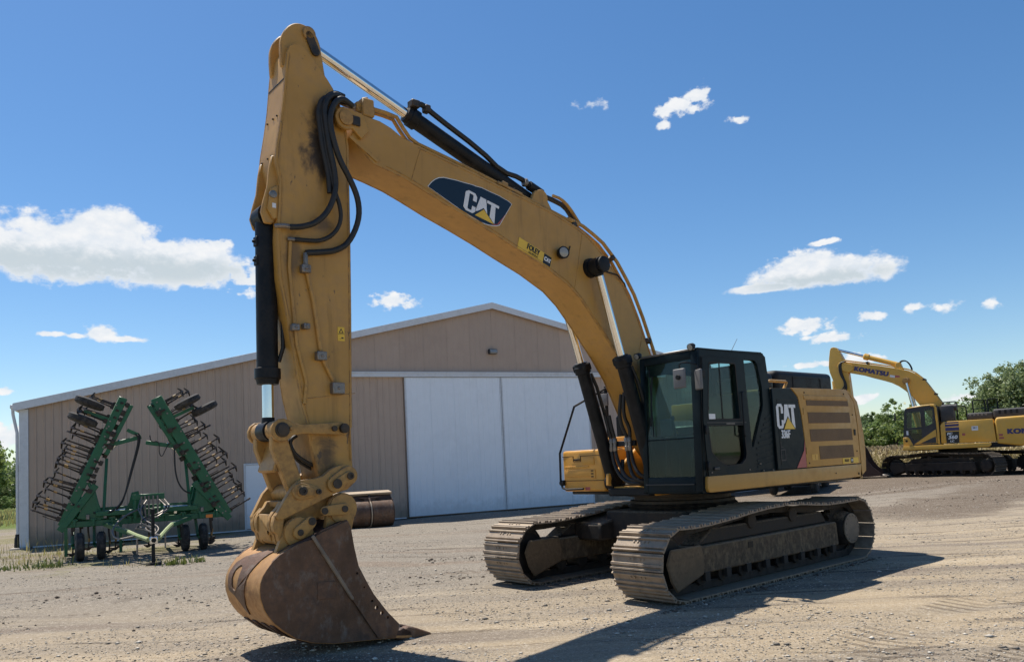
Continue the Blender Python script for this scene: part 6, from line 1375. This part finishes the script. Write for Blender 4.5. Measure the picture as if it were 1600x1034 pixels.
# ---------------------------------------------------------------- loose gravel, grass, crop: uncountable cover, one mesh each
def soup(name, V, F, mats, mi=None):
    me = bpy.data.meshes.new(name); me.vertices.add(len(V)); me.vertices.foreach_set('co', np.asarray(V, np.float32).ravel())
    F = np.asarray(F, np.int32); n = F.shape[1]
    me.loops.add(F.size); me.loops.foreach_set('vertex_index', F.ravel())
    me.polygons.add(len(F)); me.polygons.foreach_set('loop_start', np.arange(0, F.size, n, dtype=np.int32)); me.polygons.foreach_set('loop_total', np.full(len(F), n, np.int32))
    for m in mats: me.materials.append(m)
    if mi is not None: me.polygons.foreach_set('material_index', np.asarray(mi, np.int32))
    me.update(calc_edges=True); return me
def build_gravel():
    N = 105000
    r = 5.5 * (34 / 5.5) ** rng.uniform(0, 1, N) ** .8; a = rng.uniform(-.72, .72, N)
    x = r * np.sin(a); y = r * np.cos(a)
    clump = np.sin(x * 1.1 + 2 * np.sin(y * .7)) * np.sin(y * .9 + np.sin(x * .8)) > -.45
    x, y = x[clump], y[clump]; N = len(x)
    s = np.clip(rng.lognormal(-4.85, .45, N), .004, .03)
    s[rng.choice(N, 700, replace=False)] = rng.uniform(.018, .045, 700)      # a few fist-sized stones
    z = ground_h(x, y)
    octa = np.array([(1, 0, 0), (-1, 0, 0), (0, 1, 0), (0, -1, 0), (0, 0, 1), (0, 0, -1)], float)
    of = np.array([(0, 2, 4), (2, 1, 4), (1, 3, 4), (3, 0, 4), (2, 0, 5), (1, 2, 5), (3, 1, 5), (0, 3, 5)])
    V = octa[None] * (s[:, None, None] * rng.uniform(.6, 1.25, (N, 6, 1))); V[:, :, 2] *= rng.uniform(.2, .42, (N, 1))
    an = rng.uniform(0, 2 * PI, N); c, sn = np.cos(an)[:, None], np.sin(an)[:, None]
    X = V[:, :, 0] * c - V[:, :, 1] * sn + x[:, None]; Y = V[:, :, 0] * sn + V[:, :, 1] * c + y[:, None]; Z = V[:, :, 2] + z[:, None] + s[:, None] * .2
    F = (of[None] + 6 * np.arange(N)[:, None, None]).reshape(-1, 3)
    o = link('gravel', soup('gravel', np.stack([X, Y, Z], 2).reshape(-1, 3), F, [STONE])); tag(o, kind='stuff')
    # dark clods of soil
    pts = []
    for cx, cy, sx, sy, n in ((15.2, 26.8, 2.4, .5, 300), (18, 29.3, 2.4, .6, 250), (12.8, 22.3, 2.6, .9, 420), (-1.0, 15.2, .8, .18, 70), (-.2, 12.6, 1.2, .25, 60), (-5.2, 12.4, 2.2, .35, 90), (-8.0, 10.5, 2.0, .5, 90), (-15, 20.8, 1.4, 1.2, 300), (-3.2, 6.55, .35, .06, 22), (-12.8, 18.5, 2, .6, 150), (.3, 17.5, 1.0, .2, 40)):
        pts.append(np.stack([rng.normal(cx, sx, n), rng.normal(cy, sy, n)], 1))
    for yy, n in ((1.78, 260), (.82, 90), (-.80, 160), (-1.8, 60)):          # soil the tracks have pushed aside
        lx = rng.uniform(-2.6, 2.9, n); ly = yy + np.abs(rng.normal(0, .07, n)) * np.sign(yy) * (1 if abs(yy) > 1 else -1); c_, s_ = math.cos(MYAW), math.sin(MYAW)
        pts.append(np.stack([2.5745 + c_ * lx - s_ * ly, 12.179 + s_ * lx + c_ * ly], 1))
    p = np.concatenate(pts); N = len(p); s = np.clip(rng.lognormal(-4.35, .5, N), .006, .045); z = ground_h(p[:, 0], p[:, 1])
    V = octa[None] * (s[:, None, None] * rng.uniform(.5, 1.3, (N, 6, 1))); V[:, :, 2] *= .6
    V += np.stack([p[:, 0], p[:, 1], z + s * .15], 1)[:, None]
    F = (of[None] + 6 * np.arange(N)[:, None, None]).reshape(-1, 3)
    o = link('soil_clods', soup('soil_clods', V.reshape(-1, 3), F, [SOIL])); tag(o, kind='stuff')
SOIL = surf('dark_soil', (.12, .092, .068), .95, var=.3, scale=3)
build_gravel()

def blades(cx, cy, hgt, wid, lean, seg=2):
    """tapering bent blades standing at cx, cy; returns vertices and triangles"""
    N = len(cx); a = rng.uniform(0, 2 * PI, N); dx, dy = np.cos(a), np.sin(a); px, py = -dy, dx
    z0 = ground_h(cx, cy); V = []; 
    for t, w in ((0, 1), (.55, .75), (1, 0)):
        off = lean * t * t * hgt; z = z0 + hgt * t * (1 - .25 * lean * t)
        if w > 0:
            for sg in (-1, 1): V.append(np.stack([cx + dx * off + sg * px * wid * w / 2, cy + dy * off + sg * py * wid * w / 2, z], 1))
        else: V.append(np.stack([cx + dx * off, cy + dy * off, z], 1))
    V = np.stack(V, 1)
    f = np.array([(0, 1, 3), (0, 3, 2), (2, 3, 4)]); F = (f[None] + 5 * np.arange(N)[:, None, None]).reshape(-1, 3)
    return V.reshape(-1, 3), F
def merge(parts):
    V, F, n = [], [], 0
    for v, f in parts: V.append(v); F.append(f + n); n += len(v)
    return np.concatenate(V), np.concatenate(F)
def scatter(cx, cy, sx, sy, n, ang=0.):
    u, v = rng.normal(0, sx, n), rng.normal(0, sy, n); return cx + u * math.cos(ang) - v * math.sin(ang), cy + u * math.sin(ang) + v * math.cos(ang)
def build_grass():
    P = []
    for cx, cy, sx, sy, n, h0, h1 in ((-12.6, 22.3, .8, .22, 120, .2, .55), (-11.9, 19.6, 1.0, .5, 170, .05, .16), (-12.9, 20.2, .9, .6, 170, .06, .24), (-11.4, 18.6, .5, .3, 160, .05, .25), (-14.4, 19.0, 1.0, .6, 160, .04, .16), (-8.2, 17.2, .4, .3, 70, .04, .2), (-4.9, 19.3, .4, .25, 70, .05, .30)):
        x, y = scatter(cx, cy, sx, sy, n, .43); m = np.ones(len(x), bool)
        P.append(blades(x[m], y[m], rng.uniform(h0, h1, m.sum()), rng.uniform(.008, .018, m.sum()), rng.uniform(.1, .8, m.sum())))
    # verge far left
    x = rng.uniform(-48, -20, 9000); y = rng.uniform(37, 62, 9000)
    P.append(blades(x, y, rng.uniform(.10, .35, 9000), rng.uniform(.03, .06, 9000), rng.uniform(.1, .7, 9000)))
    V, F = merge(P); o = link('grass', soup('grass', V, F, [GRASS])); tag(o, kind='stuff')
    P = []
    for cx, cy, sx, sy, n, h0, h1 in ((-7.35, 16.7, .15, .12, 45, .05, .26), (-7.15, 17.2, .15, .12, 35, .05, .26), (-10.6, 17.6, .25, .18, 90, .05, .28), (-11.5, 17.4, .3, .2, 50, .04, .18), (-14.8, 17.6, .5, .3, 90, .04, .15), (-5.2, 19.1, .22, .2, 60, .06, .38)):
        x, y = scatter(cx, cy, sx, sy, n); P.append(blades(x, y, rng.uniform(h0, h1, n), rng.uniform(.018, .045, n), rng.uniform(.2, 1.0, n)))
    V, F = merge(P); o = link('weeds', soup('weeds', V, F, [WEED])); tag(o, kind='stuff')
build_grass()
def build_crop():
    P, H = [], []
    fa = .25
    rows = []
    for i, d in enumerate(np.concatenate([np.arange(0, 9, .75), np.arange(9, 40, 1.5)])):
        n = 150 if i < 12 else 120
        t = rng.uniform(-8, 28, n)
        rows.append(np.stack([19 + t * math.cos(fa) - d * math.sin(fa) + rng.normal(0, .06, n), 42.6 + t * math.sin(fa) * .0 + d + rng.normal(0, .08, n)], 1))
    p = np.concatenate(rows); N = len(p); x, y = p[:, 0], p[:, 1]; h = rng.uniform(.95, 1.35, N)
    z0 = ground_h(x, y)
    P.append(blades(x, y, h, np.full(N, .035), rng.uniform(0, .08, N)))
    for k in range(8):
        t = rng.uniform(.1, .95, N); Vb, Fb = blades(x, y, rng.uniform(.35, .6, N), rng.uniform(.05, .085, N), rng.uniform(.7, 1.5, N))
        Vb = Vb.reshape(N, 5, 3); Vb[:, :, 2] += (t * h * .8)[:, None]; P.append((Vb.reshape(-1, 3), Fb))
    V, F = merge(P); o = link('crop', soup('crop', V, F, [CROP])); tag(o, kind='stuff')
    for k in range(3):
        Vb, Fb = blades(x, y, rng.uniform(.16, .26, N), rng.uniform(.06, .10, N), rng.uniform(0, .4, N)); Vb = Vb.reshape(N, 5, 3); Vb[:, :, 2] += (h * .93)[:, None]; H.append((Vb.reshape(-1, 3), Fb))
    V, F = merge(H); o = link('crop_heads', soup('crop_heads', V, F, [CROPHEAD])); tag(o, kind='stuff')
build_crop()

# ---------------------------------------------------------------- trees
def crown_mesh(name, n_clump, leaf, rx, rz, z0, mat, per=70, seed=0, flat=.8):
    g = np.random.default_rng(seed)
    u = g.normal(0, 1, (n_clump, 3)); u /= np.linalg.norm(u, axis=1)[:, None]; rad = g.uniform(.35, 1, (n_clump, 1)) ** .6
    c = u * rad * np.array([rx, rx, rz]); c[:, 2] += z0; c *= 1 + .12 * g.normal(0, 1, (n_clump, 1))
    cr = g.uniform(.12, .36, n_clump) * rx
    V, F = [], []; n = 0
    cr = cr * .82; base = np.repeat(c, per, 0); q = g.normal(0, 1, (len(base), 3)); q /= np.linalg.norm(q, axis=1)[:, None]
    pos = base + q * (np.repeat(cr, per) * g.uniform(.15, 1.2, len(base)))[:, None] * np.array([1, 1, flat])
    a = g.normal(0, 1, (len(base), 3)); a /= np.linalg.norm(a, axis=1)[:, None]; b = np.cross(a, q + .4 * g.normal(0, 1, q.shape)); b /= np.linalg.norm(b, axis=1)[:, None] + 1e-6
    s = (leaf * g.uniform(.6, 1.4, len(base)))[:, None]
    V = np.stack([pos - a * s, pos + b * s * .55, pos + a * s, pos - b * s * .55], 1).reshape(-1, 3)
    F = np.arange(len(V)).reshape(-1, 4)
    return soup(name, V, F, [mat]), c
def trunk_mesh(name, c, h, r, seed=0):
    g = np.random.default_rng(seed); m = MB()
    m.tube([(0, 0, -.1), (.02, .01, h * .25), (.05, -.04, h * .5), (.0, .05, h * .75), (.05, 0, h * .95)], [r, r * .8, r * .6, r * .35, r * .1], 8)
    for i in g.choice(len(c), min(14, len(c)), replace=False):
        e = Vector(c[i]); s = g.uniform(.25, .65) * h; s = min(s, e.z * .9)
        a = Vector((0, 0, s)); mid = a.lerp(e, .5) + Vector((0, 0, .12 * (e - a).length))
        m.tube([a, mid, e], [r * .35, r * .2, r * .06], 5)
    return m.data(name, BARK)
VAR = []
for i, (nc, lf, rx, rz, z0, mt, per) in enumerate(((90, .10, 1.9, 2.2, 2.9, LEAF, 110), (80, .095, 1.6, 2.4, 2.8, LEAF, 110), (95, .10, 2.2, 1.9, 2.5, LEAF_GREY, 110), (80, .095, 1.4, 2.6, 3.0, LEAF_GREY, 110), (60, .095, 1.7, 1.2, 1.2, LEAF, 110))):
    me, c = crown_mesh('crown', nc, lf, rx, rz, z0, mt, per, 40 + i); VAR.append((me, trunk_mesh('trunk', c, z0 + rz * .8, .16, i)))
def tree(x, y, s, var, label, name='tree', group=None, sz=1.):
    T = empty(name, (x, y, gz(x, y)), random.uniform(0, 2 * PI), label, 'bush' if name == 'bush' else 'tree', group)
    T.scale = (s, s, s * sz)
    link('crown', VAR[var][0], T); link('trunk', VAR[var][1], T); return T
ORD = ['first', 'second', 'third', 'fourth', 'fifth', 'sixth', 'seventh', 'eighth', 'ninth', 'tenth', 'eleventh', 'twelfth', 'thirteenth', 'fourteenth']
# hedge-like row of trees behind the crop; (px position in the row given as metres)
row = []
for i, (u, D, top) in enumerate(((1336, 92, 640), (1352, 88, 645), (1366, 95, 648), (1379, 90, 650), (1393, 86, 634), (1408, 90, 640), (1424, 94, 644), (1440, 90, 640), (1462, 96, 634), (1480, 98, 628), (1498, 94, 632), (1515, 92, 628), (1532, 88, 622))):
    X_ = (u - 803) / 1211 * D
    hor = 722.7 - (u - 804.5) * .05034
    h = (hor - top) * D / 1211 + 1.5
    v = (0, 3, 1, 2)[i % 4]
    full = (5.2, 5.3, 4.5, 5.7)[v]
    s = h / full
    tree(X_, D, s, v, '%s tree counted from the big excavator in the row behind the crop field' % ORD[i], 'tree', 'trees in the row behind the crop field')
for i, (u, D, top) in enumerate(((1345, 84, 668), (1372, 84, 664), (1400, 82, 662), (1430, 84, 664))):
    X_ = (u - 803) / 1211 * D; hor = 722.7 - (u - 804.5) * .05034
    tree(X_, D, ((hor - top) * D / 1211 + 1.6) / 2.5, 4, '%s low bush from the big excavator at the foot of the tree row' % ORD[i], 'bush', 'bushes at the foot of the tree row')
me, c = crown_mesh('crown', 420, .13, 3.9, 3.0, 4.5, LEAF_GREY, 130, 77, .8); VAR.append((me, trunk_mesh('trunk', c, 7.0, .32, 9)))
tree((1612 - 803) / 1211 * 60, 60, .88, 5, 'tall broad grey green tree rising behind the far excavator engine hood', 'tree')
tree((1668 - 803) / 1211 * 66, 66, .92, 5, 'tall broad tree at the edge of the view beyond the far excavator', 'tree')
tree((1552 - 803) / 1211 * 72, 72, 1.05, 2, 'smaller loose tree just in front of the tallest tree by the field', 'tree')
# left of the shed
for i, (u, D, top, v) in enumerate(((-8, 74, 724, 2), (10, 80, 735, 0), (26, 78, 730, 1), (-30, 70, 705, 0), (36, 86, 736, 3))):
    X_ = (u - 803) / 1211 * D; hor = 722.7 - (u - 804.5) * .05034; full = (5.2, 5.3, 4.5, 5.7)[v]
    tree(X_, D, ((hor - top) * D / 1211 + 1.79) / full, v, ['pale green bushy tree at the grass edge left of the shed', 'round tree behind the grass verge left of the shed', 'tree touching the downspout line of the shed corner', 'tall tree at the far left edge of the view', 'slim tree mostly hidden behind the shed corner'][i], 'tree', None)
for i, (u, D, top) in enumerate(((4, 66, 776), (22, 68, 778))):
    X_ = (u - 803) / 1211 * D; hor = 722.7 - (u - 804.5) * .05034
    tree(X_, D, ((hor - top) * D / 1211 + 1.79) / 2.5, 4, ['light green low bush at the grass left of the shed', 'low bush beside the downspout of the shed'][i], 'bush')
tree((-47 - 803) / 1211 * 46, 46, 1.02, 0, 'near tree whose branch reaches into the left edge of the view', 'tree')

def build_woods():                              # a far-off wood that reads as one mass along the horizon
    n = 420; an = rng.uniform(-.95, .95, n); D = rng.uniform(165, 215, n); h = rng.uniform(4.0, 8.5, n) * (1 + .25 * np.sin(an * 17) + .15 * np.sin(an * 41)); w = rng.uniform(2.5, 5.0, n)
    per = 75; q = rng.normal(0, 1, (n * per, 3)); q /= np.linalg.norm(q, axis=1)[:, None]; q *= rng.uniform(.5, 1.08, (n * per, 1))
    R_ = lambda v: np.repeat(v, per)
    pos = np.stack([R_(D * np.sin(an)) + q[:, 0] * R_(w), R_(D * np.cos(an)) + q[:, 1] * R_(w), R_(h) * (.52 + .5 * q[:, 2])], 1)
    a = rng.normal(0, 1, pos.shape); a /= np.linalg.norm(a, axis=1)[:, None]; b = np.cross(a, rng.normal(0, 1, pos.shape)); b /= np.linalg.norm(b, axis=1)[:, None] + 1e-6
    s_ = rng.uniform(.30, .62, (len(pos), 1))
    V = np.stack([pos - a * s_, pos + b * s_ * .6, pos + a * s_, pos - b * s_ * .6], 1).reshape(-1, 3)
    o = link('woods', soup('woods', V, np.arange(len(V)).reshape(-1, 4), [LEAF])); tag(o, kind='stuff')
build_woods()
bpy.context.view_layer.update()
